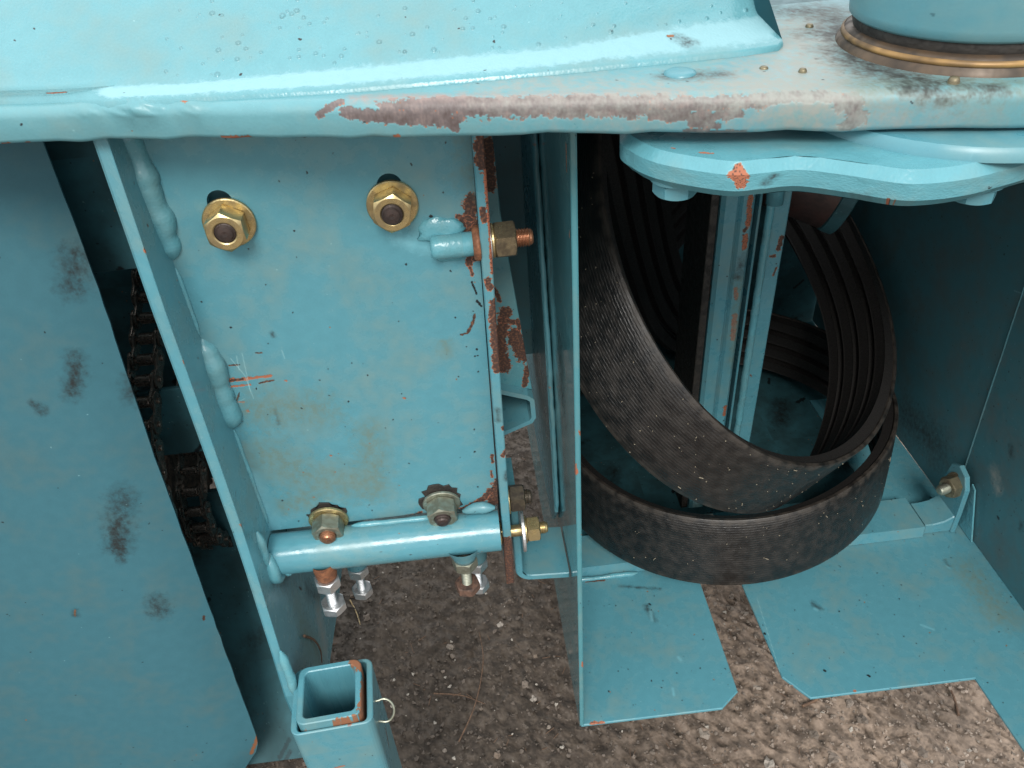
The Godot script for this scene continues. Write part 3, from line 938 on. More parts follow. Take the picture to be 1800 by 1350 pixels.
	var bp_m := painted(bp_r, 3.0, 47, [
		["rust", 1.30, [-137.9, 546.8, -130.2, 547.3]],
		["rust", 1.10, [-131.7, 547.1, -121.0, 547.5]],
		["primer", 0.80, [-124.1, 547.2, -110.4, 547.6]],
		["primer", 0.60, [-135.8, 543.4, -122.2, 543.1]],
		["rust", 0.50, [-117.4, 543.6, -109.0, 544.4]],
		["primer", 0.60, [-138.2, 542.2, -137.3, 541.2]],
		["primer", 0.55, [-103.8, 543.3, -102.9, 543.1]],
		["rust", 0.45, [-129.9, 557.1, -124.6, 556.8]],
		["rust", 0.40, [-114.0, 563.1, -111.1, 562.8]],
		["primer", 0.35, [-134.5, 554.3, -134.1, 553.9]],
		["rust", 0.60, [-129.4, 538.6, -131.1, 534.8, -132.9, 532.7]],
		["primer", 0.50, [-131.7, 532.5, -128.7, 532.1]],
		["primer", 0.60, [-128.4, 526.0, -128.0, 525.1]],
		["scratch", 0.30, [-127.9, 561.3, -123.5, 549.4, -123.0, 533.7]],
		["scratch", 0.30, [-124.5, 562.7, -125.5, 553.5]],
		["scratch", 0.30, [-100.6, 563.2, -100.4, 557.7]],
		["scratch", 0.25, [-127.5, 534.3, -138.0, 529.8]],
		["scratch", 0.25, [-121.2, 564.1, -123.5, 537.8]],
		["rust", 3.40, [6.3, 637.1, 4.9, 628.4, 4.9, 616.2]],
		["rust", 2.60, [3.4, 624.0, 1.7, 626.3]],
		["rust", 1.80, [4.1, 613.2, 2.6, 603.2]],
		["rust", 2.40, [-6.3, 434.6, -17.7, 427.8]],
		["rust", 1.60, [5.3, 626.8, -0.8, 629.0]],
		["rust", 1.50, [5.5, 616.1, 2.1, 622.1, 1.0, 627.3]],
		["rust", 1.80, [6.9, 612.9, 5.3, 605.1]],
		["rust", 0.90, [2.6, 600.6, 3.4, 596.5]],
		["black", 0.50, [2.7, 592.3, 4.4, 585.3]],
		["rust", 0.70, [2.4, 572.7, 0.4, 566.6, -2.5, 561.5, -5.6, 560.8]],
		["black", 0.60, [4.3, 580.9, 6.4, 577.2]],
		["rust", 4.50, [6.5, 447.6, 2.6, 433.2, 0.0, 423.2]],
		["rust", 2.20, [0.5, 442.6, -6.3, 434.6, -15.7, 429.5, -38.3, 421.8]],
		["rust", 1.60, [-44.5, 429.6, -59.3, 426.9]],
		["rust", 1.00, [3.8, 472.0, 3.7, 466.4]],
		["rust", 0.80, [2.4, 459.0, 2.7, 454.1]],
		["black", 0.70, [-113.8, 439.7, -93.9, 433.8]],
		["rust", 1.60, [-42.7, 438.1, -39.6, 435.0]],
		["rust", 1.00, [-97.8, 431.8, -92.9, 429.4]],
		["black", 0.70, [-13.8, 630.7, -13.5, 630.4]],
		["black", 0.50, [-7.5, 600.1, -7.2, 599.8]],
		["black", 0.40, [-8.1, 572.3, -7.8, 571.9]],
		["black", 0.45, [1.4, 551.0, 1.7, 550.2]],
		["black", 0.40, [0.1, 546.2, 0.3, 545.8]],
		["black", 0.40, [-10.2, 533.6, -10.0, 533.2]],
		["black", 0.40, [-80.3, 655.5, -80.1, 655.2]],
		["black", 0.40, [-19.4, 657.5, -19.0, 656.6]],
		["stain", 3.50, [-15.3, 555.8, -15.2, 550.9]],
		["dirt", 1.00, [-113.5, 524.3, -113.8, 513.9]],
		["dirt", 1.20, [-103.0, 574.4, -102.8, 572.6]],
		["stain", 14.00, [-125.6, 491.8, -107.2, 470.5, -81.7, 461.7]],
		["stain", 12.00, [-123.5, 525.7, -90.0, 520.9]],
		["stain", 9.00, [-64.9, 500.3, -69.1, 454.8]],
		["stain", 8.00, [-111.2, 451.8, -125.6, 449.2]],
		["stain", 10.00, [10.7, 650.8, 13.2, 664.2]],
		["pale", 9.00, [-139.5, 475.6, -136.8, 446.1, -135.8, 435.7]],
		["pale", 6.00, [-30.9, 620.2, -7.2, 608.1]],
		["rust", 0.45, [-41.4, 522.6, -41.1, 522.2]],
		["primer", 0.50, [-42.0, 522.7, -41.4, 522.2]],
		["primer", 0.40, [-90.5, 486.4, -89.9, 485.9]],
		["primer", 0.45, [-112.8, 651.7, -112.0, 651.7]],
		["primer", 0.35, [-119.1, 631.6, -118.9, 631.3]]], {"dirty": 0.24, "rough": 0.25, "name": "bolt_plate_paint", "specks": 1.3})
	var slots := [[-0.1090, 0.6430, 0.0118, 0.0215], [-0.0308, 0.6395, 0.0118, 0.0285]]
	var cells := []
	var holes := []
	var halves := []
	for s: Array in slots:
		var l := PackedVector2Array()
		var r := PackedVector2Array()
		var hh: float = s[3] / 2 - s[2] / 2
		for k in 9:
			var a := PI / 2 * (1.0 - k / 8.0)
			r.append(Vector2(s[0] + s[2] / 2 * cos(a), s[1] + hh + s[2] / 2 * sin(a)))
		for k in 9:
			var a := PI / 2 * k / 8.0
			r.append(Vector2(s[0] + s[2] / 2 * cos(a), s[1] - hh - s[2] / 2 * sin(a)))
		for p in r:
			l.append(Vector2(2 * s[0] - p.x, p.y))
		halves.append([l, r])
		var hole := l.duplicate()
		var back := reversed_loop(r)
		hole.append_array(back.slice(1, back.size() - 1))
		holes.append(reversed_loop(hole) if not Geometry2D.is_polygon_clockwise(hole) else hole)
	var y0 := 0.4295
	var y1 := 0.6950
	var xa: float = slots[0][0]
	var xb: float = slots[1][0]
	var c0 := PackedVector2Array([Vector2(-0.139, y0), Vector2(xa, y0)])
	c0.append_array(reversed_loop(halves[0][0]))
	c0.append_array(PackedVector2Array([Vector2(xa, y1), Vector2(-0.139, y1)]))
	var c1 := PackedVector2Array([Vector2(xa, y0), Vector2(xb, y0)])
	c1.append_array(reversed_loop(halves[1][0]))
	c1.append_array(PackedVector2Array([Vector2(xb, y1), Vector2(xa, y1)]))
	c1.append_array(halves[0][1])
	var c2 := PackedVector2Array([Vector2(xb, y0), Vector2(0.0045, y0), Vector2(0.0095, y1), Vector2(xb, y1)])
	c2.append_array(halves[1][1])
	cells = [c0, c1, c2]
	part("bolt_plate", plate(poly([-0.139, y0, 0.0045, y0, 0.0095, y1, -0.139, y1]), 0.005, 0.0, facing_z(-0.357), bp_r, holes, cells), bp_m, frame, "flat teal plate with two slotted holes, rust along its edges")
	part("backing_bracket", plate(rect_poly(-0.134, 0.595, -0.012, 0.692), 0.005, 0.0006, facing_z(-0.368)), teal, frame)
	# stop stud welded at the right edge of the bolt plate
	var stud := part("stop_stud", lathe(PackedVector2Array([Vector2(0.00001, -0.0165), Vector2(0.0046, -0.0160), Vector2(0.0058, -0.0150), Vector2(0.0060, -0.0135), Vector2(0.0060, 0.0085), Vector2(0.0055, 0.009), Vector2(0.00001, 0.009)]), Transform3D(Basis(Vector3(0, 0, -1), Vector3(0, 1, 0), Vector3(1, 0, 0)), Vector3(0.0005, 0.6160, -0.3525)), [1], 24), teal_weld, frame)
	own("weld_lump", lump(0.0115, 71), teal_weld, stud, Transform3D(Basis().scaled(Vector3(1.05, 0.85, 0.34)), Vector3(-0.0095, 0.6225, -0.3575)))
	own("weld_lump", lump(0.0070, 73), teal_weld, stud, Transform3D(Basis().scaled(Vector3(1.7, 0.7, 0.34)), Vector3(-0.0055, 0.6090, -0.3575)))
	own("rust_collar", lathe(PackedVector2Array([Vector2(0.0055, 0.0), Vector2(0.0078, 0.0003), Vector2(0.0088, 0.002), Vector2(0.0088, 0.0036), Vector2(0.0055, 0.0036)]), Transform3D(Basis(Vector3(0, 0, -1), Vector3(0, 1, 0), Vector3(1, 0, 0)), Vector3(0.0048, 0.6160, -0.3525)), [1], 24), mats.red_rust, stud)
	# cross tube along the bottom of the bolt plate
	var ct_m := painted(Rect2(0, 0, 0.30, 0.14), 2.0, 49, [["rust", 2.2, [205, 60, 212, 70]], ["rust", 2.4, [212, 95, 220, 100]], ["rust", 0.9, [40, 40, 44, 42]], ["rust", 0.7, [118, 46, 121, 46]], ["black", 0.5, [60, 60, 61, 61]], ["stain", 10, [20, 50, 40, 40]], ["rust", 1.0, [30, 85, 33, 88]]], {"repeat": true, "dirty": 0.15, "rough": 0.22, "name": "tube_paint"})
	ct_m.uv1_scale = Vector3(0.5, 1, 1)
	var tp := PackedVector3Array()
	var tr := []
	for k in 15:
		tp.append(Vector3(lerpf(-0.1385, 0.0035, k / 14.0), lerpf(0.4175, 0.4160, k / 14.0), -0.3480))
		tr.append(0.0132)
	var ct := part("cross_tube", tube(tp, tr, 32), ct_m, frame, "round teal tube welded across the bottom of the plate")
	bead("weld_bead", ring_points(Vector3(-0.1370, 0.4175, -0.3480), 0.0142, 2.2, 5.6), 0.0042, teal_weld, ct, 321, true)
	bead("weld_bead", ring_points(Vector3(-0.1300, 0.4175, -0.3480), 0.0118, 1.2, 4.4), 0.0030, teal_weld, ct, 325, true)
	bead("weld_bead", v3([-0.088, 0.4295, -0.3530, -0.055, 0.4293, -0.3525, -0.036, 0.4290, -0.3525]), 0.0020, teal_weld, ct, 322, true)
	bead("weld_bead", v3([-0.018, 0.4310, -0.3530, -0.006, 0.4325, -0.3525, 0.002, 0.4330, -0.352]), 0.0042, worn, ct, 323, true)
	own("screw_boss", lathe(PackedVector2Array([Vector2(0.0074, -0.006), Vector2(0.0068, 0.006), Vector2(0.0062, 0.0085), Vector2(0.004, 0.0085)]), Transform3D(Basis(Vector3(1, 0, 0), Vector3(0, 0, 1), Vector3(0, -1, 0)), Vector3(-0.1080, 0.4090, -0.3400)), [1], 20), mats.red_rust, ct)
	own("screw_boss", lathe(PackedVector2Array([Vector2(0.0120, -0.006), Vector2(0.0100, 0.0), Vector2(0.0080, 0.005), Vector2(0.0072, 0.0085), Vector2(0.004, 0.0085)]), Transform3D(Basis(Vector3(1, 0, 0), Vector3(0, 0, 1), Vector3(0, -1, 0)), Vector3(-0.0205, 0.4085, -0.3425)), [1], 20), worn, ct)
	own("screw_boss", lathe(PackedVector2Array([Vector2(0.0080, -0.03), Vector2(0.0080, 0.006), Vector2(0.0062, 0.0085), Vector2(0.004, 0.0085)]), Transform3D(Basis(Vector3(1, 0, 0), Vector3(0, 0, 1), Vector3(0, -1, 0)), Vector3(-0.1030, 0.3460, -0.4000)), [1], 20), teal, ct)
	own("screw_boss", lathe(PackedVector2Array([Vector2(0.0080, -0.03), Vector2(0.0080, 0.006), Vector2(0.0062, 0.0085), Vector2(0.004, 0.0085)]), Transform3D(Basis(Vector3(1, 0, 0), Vector3(0, 0, 1), Vector3(0, -1, 0)), Vector3(-0.0150, 0.3580, -0.3830)), [1], 20), teal, ct)
	part("rear_tube", tube(PackedVector3Array([Vector3(-0.1385, 0.392, -0.392), Vector3(-0.06, 0.392, -0.392), Vector3(0.004, 0.392, -0.392)]), [0.0125], 28), teal, frame)
	# clamp plate on edge at the right of the bolt plate
	var fl_r := Rect2(0.0, 0.36, 0.02, 0.34)
	var fl_m := painted(fl_r, 3.0, 51, [
		["rust", 3.50, [13.0, 668.7, 12.6, 658.3]],
		["rust", 2.00, [10.8, 636.4, 11.5, 632.0]],
		["rust", 2.00, [10.5, 599.3, 10.7, 595.1]],
		["rust", 2.40, [12.4, 586.6, 11.1, 569.6, 11.2, 555.1, 11.0, 543.9]],
		["primer", 1.00, [13.4, 655.5, 13.5, 627.4, 13.0, 602.9]],
		["rust", 1.60, [11.3, 484.1, 9.9, 482.1]],
		["rust", 1.00, [11.3, 502.9, 11.5, 501.1]],
		["rust", 6.00, [8.0, 405.7, 7.5, 386.3, 6.6, 366.0]],
		["dirt", 1.60, [9.0, 516.6, 9.1, 508.3]],
		["dirt", 1.20, [10.3, 468.3, 10.2, 461.2]],
		["primer", 0.60, [6.2, 533.0, 5.8, 528.3]]], {"dirty": 0.15, "name": "clamp_plate_paint"})
	part("clamp_plate", plate(poly([0.0046, 0.3650, 0.0098, 0.3650, 0.0146, 0.6900, 0.0094, 0.6900]), 0.075, 0.0006, facing_z(-0.345), fl_r), fl_m, frame, "narrow upright clamp plate with red primer and rust on its edge")
	# hat bracket behind the clamp plate
	var hat_r := Rect2(0.0, 0.44, 0.05, 0.26)
	var hat_m := painted(hat_r, 2.5, 53, [
		["rust", 5.00, [24.9, 523.0, 31.0, 505.1]],
		["rust", 4.00, [20.9, 539.9, 15.8, 515.7, 18.1, 498.0]],
		["rust", 2.00, [28.8, 530.8, 17.1, 534.3]],
		["rust", 1.50, [15.3, 556.3, 18.0, 548.2]],
		["rust", 1.30, [27.9, 532.9, 28.6, 526.7]],
		["rust", 3.00, [18.9, 644.4, 18.4, 619.5]],
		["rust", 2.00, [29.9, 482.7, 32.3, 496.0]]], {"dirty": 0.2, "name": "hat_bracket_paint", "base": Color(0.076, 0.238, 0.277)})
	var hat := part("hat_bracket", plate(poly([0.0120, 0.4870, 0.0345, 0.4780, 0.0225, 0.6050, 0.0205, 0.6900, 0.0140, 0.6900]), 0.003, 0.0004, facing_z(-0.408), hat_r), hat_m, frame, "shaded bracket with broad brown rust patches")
	own("hat_channel", plate(poly([0.0110, 0.4880, 0.0310, 0.4795, 0.0345, 0.4760, 0.0350, 0.4610, 0.0325, 0.4570, 0.0110, 0.4480, 0.0110, 0.4505, 0.0310, 0.4590, 0.0327, 0.4615, 0.0322, 0.4750, 0.0302, 0.4770, 0.0110, 0.4850]), 0.075, 0.0003, facing_z(-0.400)), teal, hat)
	part("added_bulkhead", plate(rect_poly(-0.1385, 0.415, 0.0486, 0.690), 0.004, 0.0006, facing_z(-0.535)), shaded_wall_paint, frame)  # added to stop light entering from the open rear
	# square socket
	var sock := Transform3D(Basis(Vector3(1, 0, 0), Vector3(0, 0, -1), Vector3(0, 1, 0)).rotated(Vector3.UP, 0.055), Vector3(-0.1117, 0.345, -0.2916))
	start()
	add_plate(round_rect(0, 0, 0.0500, 0.0455, 0.0055), 0.24, 0.0006, sock, Rect2(-0.05, -0.05, 0.1, 0.1), [reversed_loop(round_rect(0, 0, 0.0425, 0.0418, 0.003))], ring_cells(round_rect(0, 0, 0.0488, 0.0443, 0.005), round_rect(0, 0, 0.0437, 0.0430, 0.0036)))
	part("square_socket", done(), worn, frame, "chipped outer square tube holding a smaller one")

	# inner square tube
	var slide := thing("square_tube", "smaller square tube with bare rusty rim sitting inside the teal square socket", "tube", Vector3(-0.1125, 0.13, -0.2895))
	var rim_r := Rect2(-0.145, 0.255, 0.07, 0.07)
	var rim_m := painted(rim_r, 4.0, 55, [
		["brown", 3.20, [-98.3, 309.7, -89.6, 301.5, -90.3, 278.1, -91.3, 269.0]],
		["brown", 3.00, [-91.3, 270.1, -103.5, 268.1, -108.6, 268.0]],
		["rust", 1.20, [-129.0, 268.6, -110.2, 266.1]]], {"dirty": 0.15, "name": "rusty_rim_paint", "specks": 2.0})
	var mid := Vector2(-0.1124, 0.2908)
	var inx := Transform3D(Basis(Vector3(1, 0, 0), Vector3(0, 0, -1), Vector3(0, 1, 0)), Vector3(0, 0.3515, 0))
	var sq := func(w: float, h: float, r: float) -> PackedVector2Array:
		var p := round_rect(0, 0, w, h, r)
		for i in p.size():
			p[i] = p[i].rotated(0.055) + mid
		return p
	start()
	add_plate(sq.call(0.0395, 0.0395, 0.0055), 0.21, 0.0006, inx, rim_r, [reversed_loop(sq.call(0.0317, 0.0317, 0.0032))], ring_cells(sq.call(0.0383, 0.0383, 0.005), sq.call(0.0329, 0.0329, 0.0037)))
	part("tube_wall", done(), rim_m, slide)

	# ------------------------------------------------------------ cover at the left
	var cover := thing("side_cover", "large smooth teal sheet cover at the left with smudges and a ragged edge", "cover", Vector3(-0.30, 0.10, -0.35))
	var cov_r := Rect2(-0.56, 0.02, 0.37, 0.70)
	var cov_m := painted(cov_r, 1.7, 57, [
		["dirt", 7.00, [-211.8, 600.0, -218.6, 583.5]],
		["dirt", 5.00, [-232.2, 540.7, -234.2, 531.0, -241.7, 517.8]],
		["dirt", 2.20, [-233.4, 534.9, -240.3, 521.7]],
		["dirt", 8.00, [-239.3, 435.7, -248.9, 411.7, -253.3, 396.4]],
		["dirt", 4.00, [-250.0, 411.8, -256.0, 394.1]],
		["dirt", 3.20, [-253.3, 404.4, -256.6, 383.2]],
		["dirt", 7.00, [-246.8, 337.8, -247.6, 328.8]],
		["brown", 0.70, [-299.8, 346.1, -301.9, 340.4]],
		["dirt", 2.20, [-300.2, 345.0, -301.1, 341.5]],
		["rust", 0.70, [-222.3, 309.7, -223.0, 305.9]],
		["dirt", 2.00, [-264.4, 516.7, -263.6, 514.5]],
		["rust", 1.20, [-203.2, 599.0, -203.2, 572.8, -204.3, 537.1, -203.4, 504.2]],
		["rust", 1.00, [-206.2, 473.7, -208.1, 394.4, -209.4, 318.7]],
		["brown", 1.60, [-215.4, 185.0, -219.9, 153.1, -231.4, 129.8]],
		["dirt", 3.00, [-261.2, 512.1, -261.3, 510.0]],
		["dirt", 6.00, [-207.5, 517.3, -210.6, 505.2]]], {"dirty": 0.12, "rough": 0.46, "vary": 0.25, "name": "cover_paint", "specks": 0.3, "peel": 0.012, "relief": 0.03, "base": Color(0.049, 0.150, 0.188), "dirt": Color(0.075, 0.14, 0.15), "specular": 0.35})
	var ey := [[0.715, -0.2057], [0.6597, -0.2064], [0.5895, -0.2072], [0.4598, -0.2136], [0.3484, -0.2159], [0.1549, -0.2222], [0.1341, -0.2248], [0.1029, -0.2451], [0.03, -0.2851]]
	var prof := [[0.0, 0.0], [0.010, 0.0035], [0.021, 0.0070], [0.027, 0.0083], [0.033, 0.0093], [0.06, 0.0125], [0.10, 0.0165], [0.15, 0.021], [0.19, 0.026], [0.225, 0.038], [0.25, 0.06], [0.262, 0.09], [0.268, 0.20]]  # outer points bend forward out of view, shaped to block light from the left
	secs = []
	us = []
	start()
	var jag := noise(60.0, 8, 3)
	var cov_rows := []
	var ny := 60
	for k in ny + 1:
		var y := lerpf(0.688, 0.03, float(k) / ny)
		var xe: float = ey[0][1]
		var ze := -0.415 + (0.60 - y) * 0.06
		for i in ey.size() - 1:
			if y <= ey[i][0] and y >= ey[i + 1][0]:
				xe = lerpf(ey[i][1], ey[i + 1][1], (ey[i][0] - y) / (ey[i][0] - ey[i + 1][0]))
		xe += 0.0007 * jag.get_noise_1d(y * 9.0)
		var f := PackedVector3Array()
		for p: Array in prof:
			f.append(Vector3(xe - p[0], y, ze + p[1] + 0.003 * sin(y * 7.0)))
		for i in range(prof.size() - 1, -1, -1):
			f.append(Vector3(xe - prof[i][0] - 0.0002, y, ze - 0.0018 + prof[i][1] + 0.003 * sin(y * 7.0)))
		cov_rows.append(f)
	for k in ny:
		var s0: PackedVector3Array = cov_rows[k]
		var s1: PackedVector3Array = cov_rows[k + 1]
		for i in s0.size():
			var j := (i + 1) % s0.size()
			st.set_smooth_group(1 if i < prof.size() - 1 else (2 if i != prof.size() * 2 - 1 and i != prof.size() - 1 else 3))
			var w := func(p: Vector3) -> Vector2: return uv_in(Vector2(p.x, p.y), cov_r)
			quad(s0[i], s0[j], s1[j], s1[i], w.call(s0[i]), w.call(s0[j]), w.call(s1[j]), w.call(s1[i]))
	part("cover_sheet", done(), cov_m, cover)

	# chain case behind the cover
	var case := thing("chain_case", "dark oily teal chain case in the gap beside the left cover", "casing", Vector3(-0.24, 0.09, -0.50))
	part("upper_panel", plate(rect_poly(-0.555, 0.5685, -0.1455, 0.690), 0.004, 0.0006, facing_z(-0.455)), oily_shaded_teal, case)
	part("middle_panel", plate(rect_poly(-0.555, 0.4006, -0.1455, 0.4615), 0.004, 0.0006, facing_z(-0.475)), oily_shaded_teal, case)
	part("light_block_panel", plate(poly([0.30, 0.10, 0.62, 0.10, 0.62, 0.688, 0.30, 0.688]), 0.004, 0.0006, facing_x(-0.560)), oily_shaded_teal, case)  # unseen panel added to close off light from the left
	part("rear_panel", plate(rect_poly(-0.555, 0.26, -0.1455, 0.80), 0.004, 0.0006, facing_z(-0.60)), oily_shaded_teal, case)
	start()
	secs = []
	for k in 2:
		var x: float = [-0.55, -0.166][k]
		secs.append(PackedVector3Array([Vector3(x, 0.335, -0.500), Vector3(x, 0.25, -0.488), Vector3(x, 0.16, -0.455), Vector3(x, 0.10, -0.412), Vector3(x, 0.085, -0.398), Vector3(x, 0.081, -0.400), Vector3(x, 0.096, -0.417), Vector3(x, 0.156, -0.459), Vector3(x, 0.248, -0.492), Vector3(x, 0.335, -0.504)]))
	add_loft(secs, true, [1, 1, 1, 1, 2, 3, 3, 3, 3, 4], [0, 1], [0, 0.1, 0.2, 0.3, 0.4, 0.5, 0.6, 0.7, 0.8, 0.9, 1], true, false)
	part("trough", done(), oily_shaded_teal, case)
	chain("upper run of oily black roller chain in the dark gap behind the left cover", [Vector2(-0.590, 0.542), Vector2(-0.556, 0.520), Vector2(-0.526, 0.4985), Vector2(-0.495, 0.480), Vector2(-0.464, 0.4642), Vector2(-0.441, 0.4447), Vector2(-0.424, 0.420), Vector2(-0.415, 0.385)], -0.2340, 1)
	chain("lower run of oily black roller chain beside the brown sprocket", [Vector2(-0.560, 0.418), Vector2(-0.5405, 0.400), Vector2(-0.506, 0.3745), Vector2(-0.482, 0.354), Vector2(-0.470, 0.330), Vector2(-0.477, 0.303), Vector2(-0.495, 0.281), Vector2(-0.530, 0.270), Vector2(-0.570, 0.279)], -0.2370, 2)
	var spr := thing("sprocket", "brown toothed sprocket wheel just left of the lower chain run", "sprocket", Vector3(-0.262, 0.330, -0.530))
	part("toothed_disc", plate(gear_poly(0.050, 0.058, 18), 0.014, 0.0006, Transform3D(Basis(Vector3(0, 0, -1), Vector3(0, 1, 0), Vector3(1, 0, 0)), Vector3(-0.2560, 0.330, -0.530))), mats.brown_iron, spr)
	part("hub", lathe(PackedVector2Array([Vector2(0.00001, -0.006), Vector2(0.018, -0.006), Vector2(0.019, -0.005), Vector2(0.019, 0.024), Vector2(0.00001, 0.024)]), Transform3D(Basis(Vector3(0, 0, -1), Vector3(0, 1, 0), Vector3(1, 0, 0)), Vector3(-0.290, 0.330, -0.530)), [-1, 1, 2, -1], 24), mats.brown_iron, spr)

	# ------------------------------------------------------------ belt housing
	var house := thing("belt_housing", "teal sheet metal belt housing with notched floor plates and a tall divider", "housing", Vector3(0.25, 0.18, -0.5))
	var div_r := Rect2(0.33, 0.18, 0.38, 0.53)
	var div_m := painted(div_r, 1.8, 59, [
		["dirt", 12.00, [391.1, 525.6, 385.5, 486.6]],
		["scratch", 0.30, [409.4, 554.1, 392.6, 516.2, 384.7, 491.7]],
		["scratch", 0.30, [397.1, 557.5, 369.0, 524.8]],
		["scratch", 0.25, [399.2, 475.6, 359.1, 412.4]],
		["primer", 1.00, [349.9, 661.8, 349.7, 649.7]],
		["primer", 0.80, [344.2, 622.0, 344.6, 618.9]],
		["primer", 1.20, [338.7, 499.0, 336.9, 496.2]],
		["primer", 0.90, [342.7, 473.2, 341.3, 465.3]],
		["primer", 1.30, [336.5, 413.1, 334.6, 408.2]],
		["primer", 0.90, [334.8, 330.5, 335.0, 327.0]],
		["primer", 0.90, [333.4, 312.8, 333.8, 305.5]],
		["rust", 1.00, [333.6, 263.2, 335.3, 229.7]],
		["primer", 0.90, [338.0, 274.7, 338.3, 269.1]],
		["rust", 1.00, [333.5, 212.6, 334.1, 200.7]]], {"dirty": 0.12, "rough": 0.10, "peel": 0.02, "name": "glossy_divider_paint", "relief": 0.04, "base": Color(0.081, 0.251, 0.290)})
	part("divider", plate(poly([0.3384, 0.187, 0.3400, 0.6960, 0.86, 0.6960, 0.86, 0.187]), 0.0032, 0.0006, mirrored_left(0.0513), div_r), div_m, house, "tall glossy upright sheet seen almost edge on")
	var lap := part("lap_sheet", plate(poly([0.4700, 0.690, 0.4598, 0.604, 0.4367, 0.495, 0.4195, 0.349, 0.4400, 0.320, 0.80, 0.300, 0.80, 0.690]), 0.003, 0.0006, mirrored_left(0.0470)), teal, house)
	bead("seam_bead", v3([0.0492, 0.685, -0.4685, 0.0492, 0.604, -0.4588, 0.0492, 0.495, -0.4357, 0.0492, 0.352, -0.4185]), 0.0018, worn, lap, 331, true, 0.5)
	var fl2_r := Rect2(0.05, 0.20, 0.42, 0.42)
	var floor_m := painted(fl2_r, 2.0, 61, [
		["primer", 1.50, [61.0, 339.2, 70.1, 338.5]],
		["black", 0.70, [133.1, 445.6, 133.8, 444.2]],
		["dirt", 2.50, [129.5, 443.6, 133.4, 427.5]],
		["dirt", 1.50, [111.2, 468.8, 146.7, 460.3]],
		["pale", 2.40, [132.1, 436.9, 131.4, 427.8]],
		["pale", 1.60, [132.3, 360.2, 131.7, 354.1]],
		["pale", 2.00, [144.6, 388.1, 145.8, 385.2]],
		["rust", 1.00, [80.7, 478.7, 97.9, 478.1]],
		["brown", 1.50, [338.0, 489.8, 347.0, 484.9]],
		["black", 0.90, [293.2, 350.0, 293.9, 349.3]],
		["black", 0.70, [260.1, 359.4, 260.8, 358.7]],
		["black", 0.70, [224.0, 400.8, 224.6, 399.5]],
		["dirt", 1.60, [414.5, 453.5, 415.2, 446.7]],
		["dirt", 2.50, [277.0, 425.1, 280.5, 418.4]],
		["pale", 2.20, [276.6, 419.0, 278.1, 417.5]],
		["pale", 1.60, [358.9, 390.2, 367.0, 384.3]],
		["pale", 1.60, [413.2, 447.0, 414.1, 444.8]],
		["primer", 0.80, [276.0, 338.3, 277.3, 338.2]],
		["primer", 0.70, [228.3, 349.5, 229.5, 348.9]],
		["scratch", 0.30, [230.4, 438.2, 223.8, 363.3]],
		["stain", 14.00, [429.5, 441.1, 431.5, 390.3]]], {"dirty": 0.14, "rough": 0.26, "name": "floor_plate_paint", "specks": 2.2, "blisters": 30, "relief": 0.1})
	part("floor_plate", plate(poly([0.0526, 0.3384, 0.1674, 0.3376, 0.1843, 0.3504, 0.1852, 0.4545, 0.1852, 0.545, 0.0526, 0.545]), 0.003, 0.0007, facing_up(0.187), fl2_r), floor_m, house)
	part("floor_plate", plate(poly([0.2243, 0.3580, 0.2399, 0.3367, 0.3771, 0.3357, 0.3799, 0.2782, 0.385, 0.20, 0.4570, 0.20, 0.4520, 0.70, 0.385, 0.70, 0.385, 0.545, 0.2224, 0.545, 0.2224, 0.4458]), 0.003, 0.0007, facing_up(0.187), fl2_r), floor_m, house)
	var sw_r := Rect2(0.20, 0.18, 0.66, 0.52)
	var sw_m := painted(sw_r, 1.4, 67, [["scratch", 0.5, [510, 420, 515, 428, 525, 430, 535, 427]], ["dirt", 3, [470, 300, 474, 306]], ["dirt", 2.5, [430, 250, 431, 254]], ["grey", 6, [470, 260, 480, 270]], ["dirt", 20, [560, 230, 620, 220]], ["scratch", 0.4, [440, 330, 452, 350]], ["black", 1.0, [455, 236, 457, 236]]], {"name": "dusty_shaded_wall_paint", "dirty": 0.35, "base": Color(0.055, 0.165, 0.195), "dirt": Color(0.085, 0.125, 0.13), "rough": 0.42, "specks": 2.2})  # base darkened to carry the wall's shade; dust and scratches on top
	part("shaded_floor_pan", plate(poly([0.0526, 0.5455, 0.3845, 0.5455, 0.3845, 0.7005, 0.4538, 0.7005, 0.4538, 0.86, 0.0526, 0.86]), 0.003, 0.0004, facing_up(0.1860)), oily_shaded_teal, house)  # rear floor kept dark, the housing's inner shade put into its colour
	part("side_wall", plate(poly([0.20, 0.1872, 0.86, 0.1872, 0.86, 0.6960, 0.20, 0.6960]), 0.003, 0.0006, mirrored_left(0.4522), sw_r), sw_m, house, "shaded inner side wall of the housing")
	bead("spot_weld_seam", v3([0.4521, 0.69, -0.527, 0.4521, 0.45, -0.5265, 0.4521, 0.20, -0.512]), 0.0008, shaded_wall_paint, house, 341)
	part("rear_wall", plate(rect_poly(0.0480, 0.150, 0.4600, 0.690), 0.003, 0.0006, facing_z(-0.862)), oily_shaded_teal, house)  # dark coat stands in for the deep shade at the back
	part("roof", plate(rect_poly(0.0552, 0.374, 0.4512, 0.862), 0.003, 0.0006, facing_up(0.6685)), shaded_wall_paint, house)
	# angle bar across the floor and its bolted end tab
	var bar := part("floor_bar", plate(poly([0.4830, 0.1876, 0.5230, 0.1876, 0.5230, 0.2000, 0.4845, 0.2000]), 0.356, 0.0012, facing_x(0.4100)), teal, house)
	own("end_tab", plate(round_tab(), 0.005, 0.0008, mirrored_left(0.4385)), teal, bar)
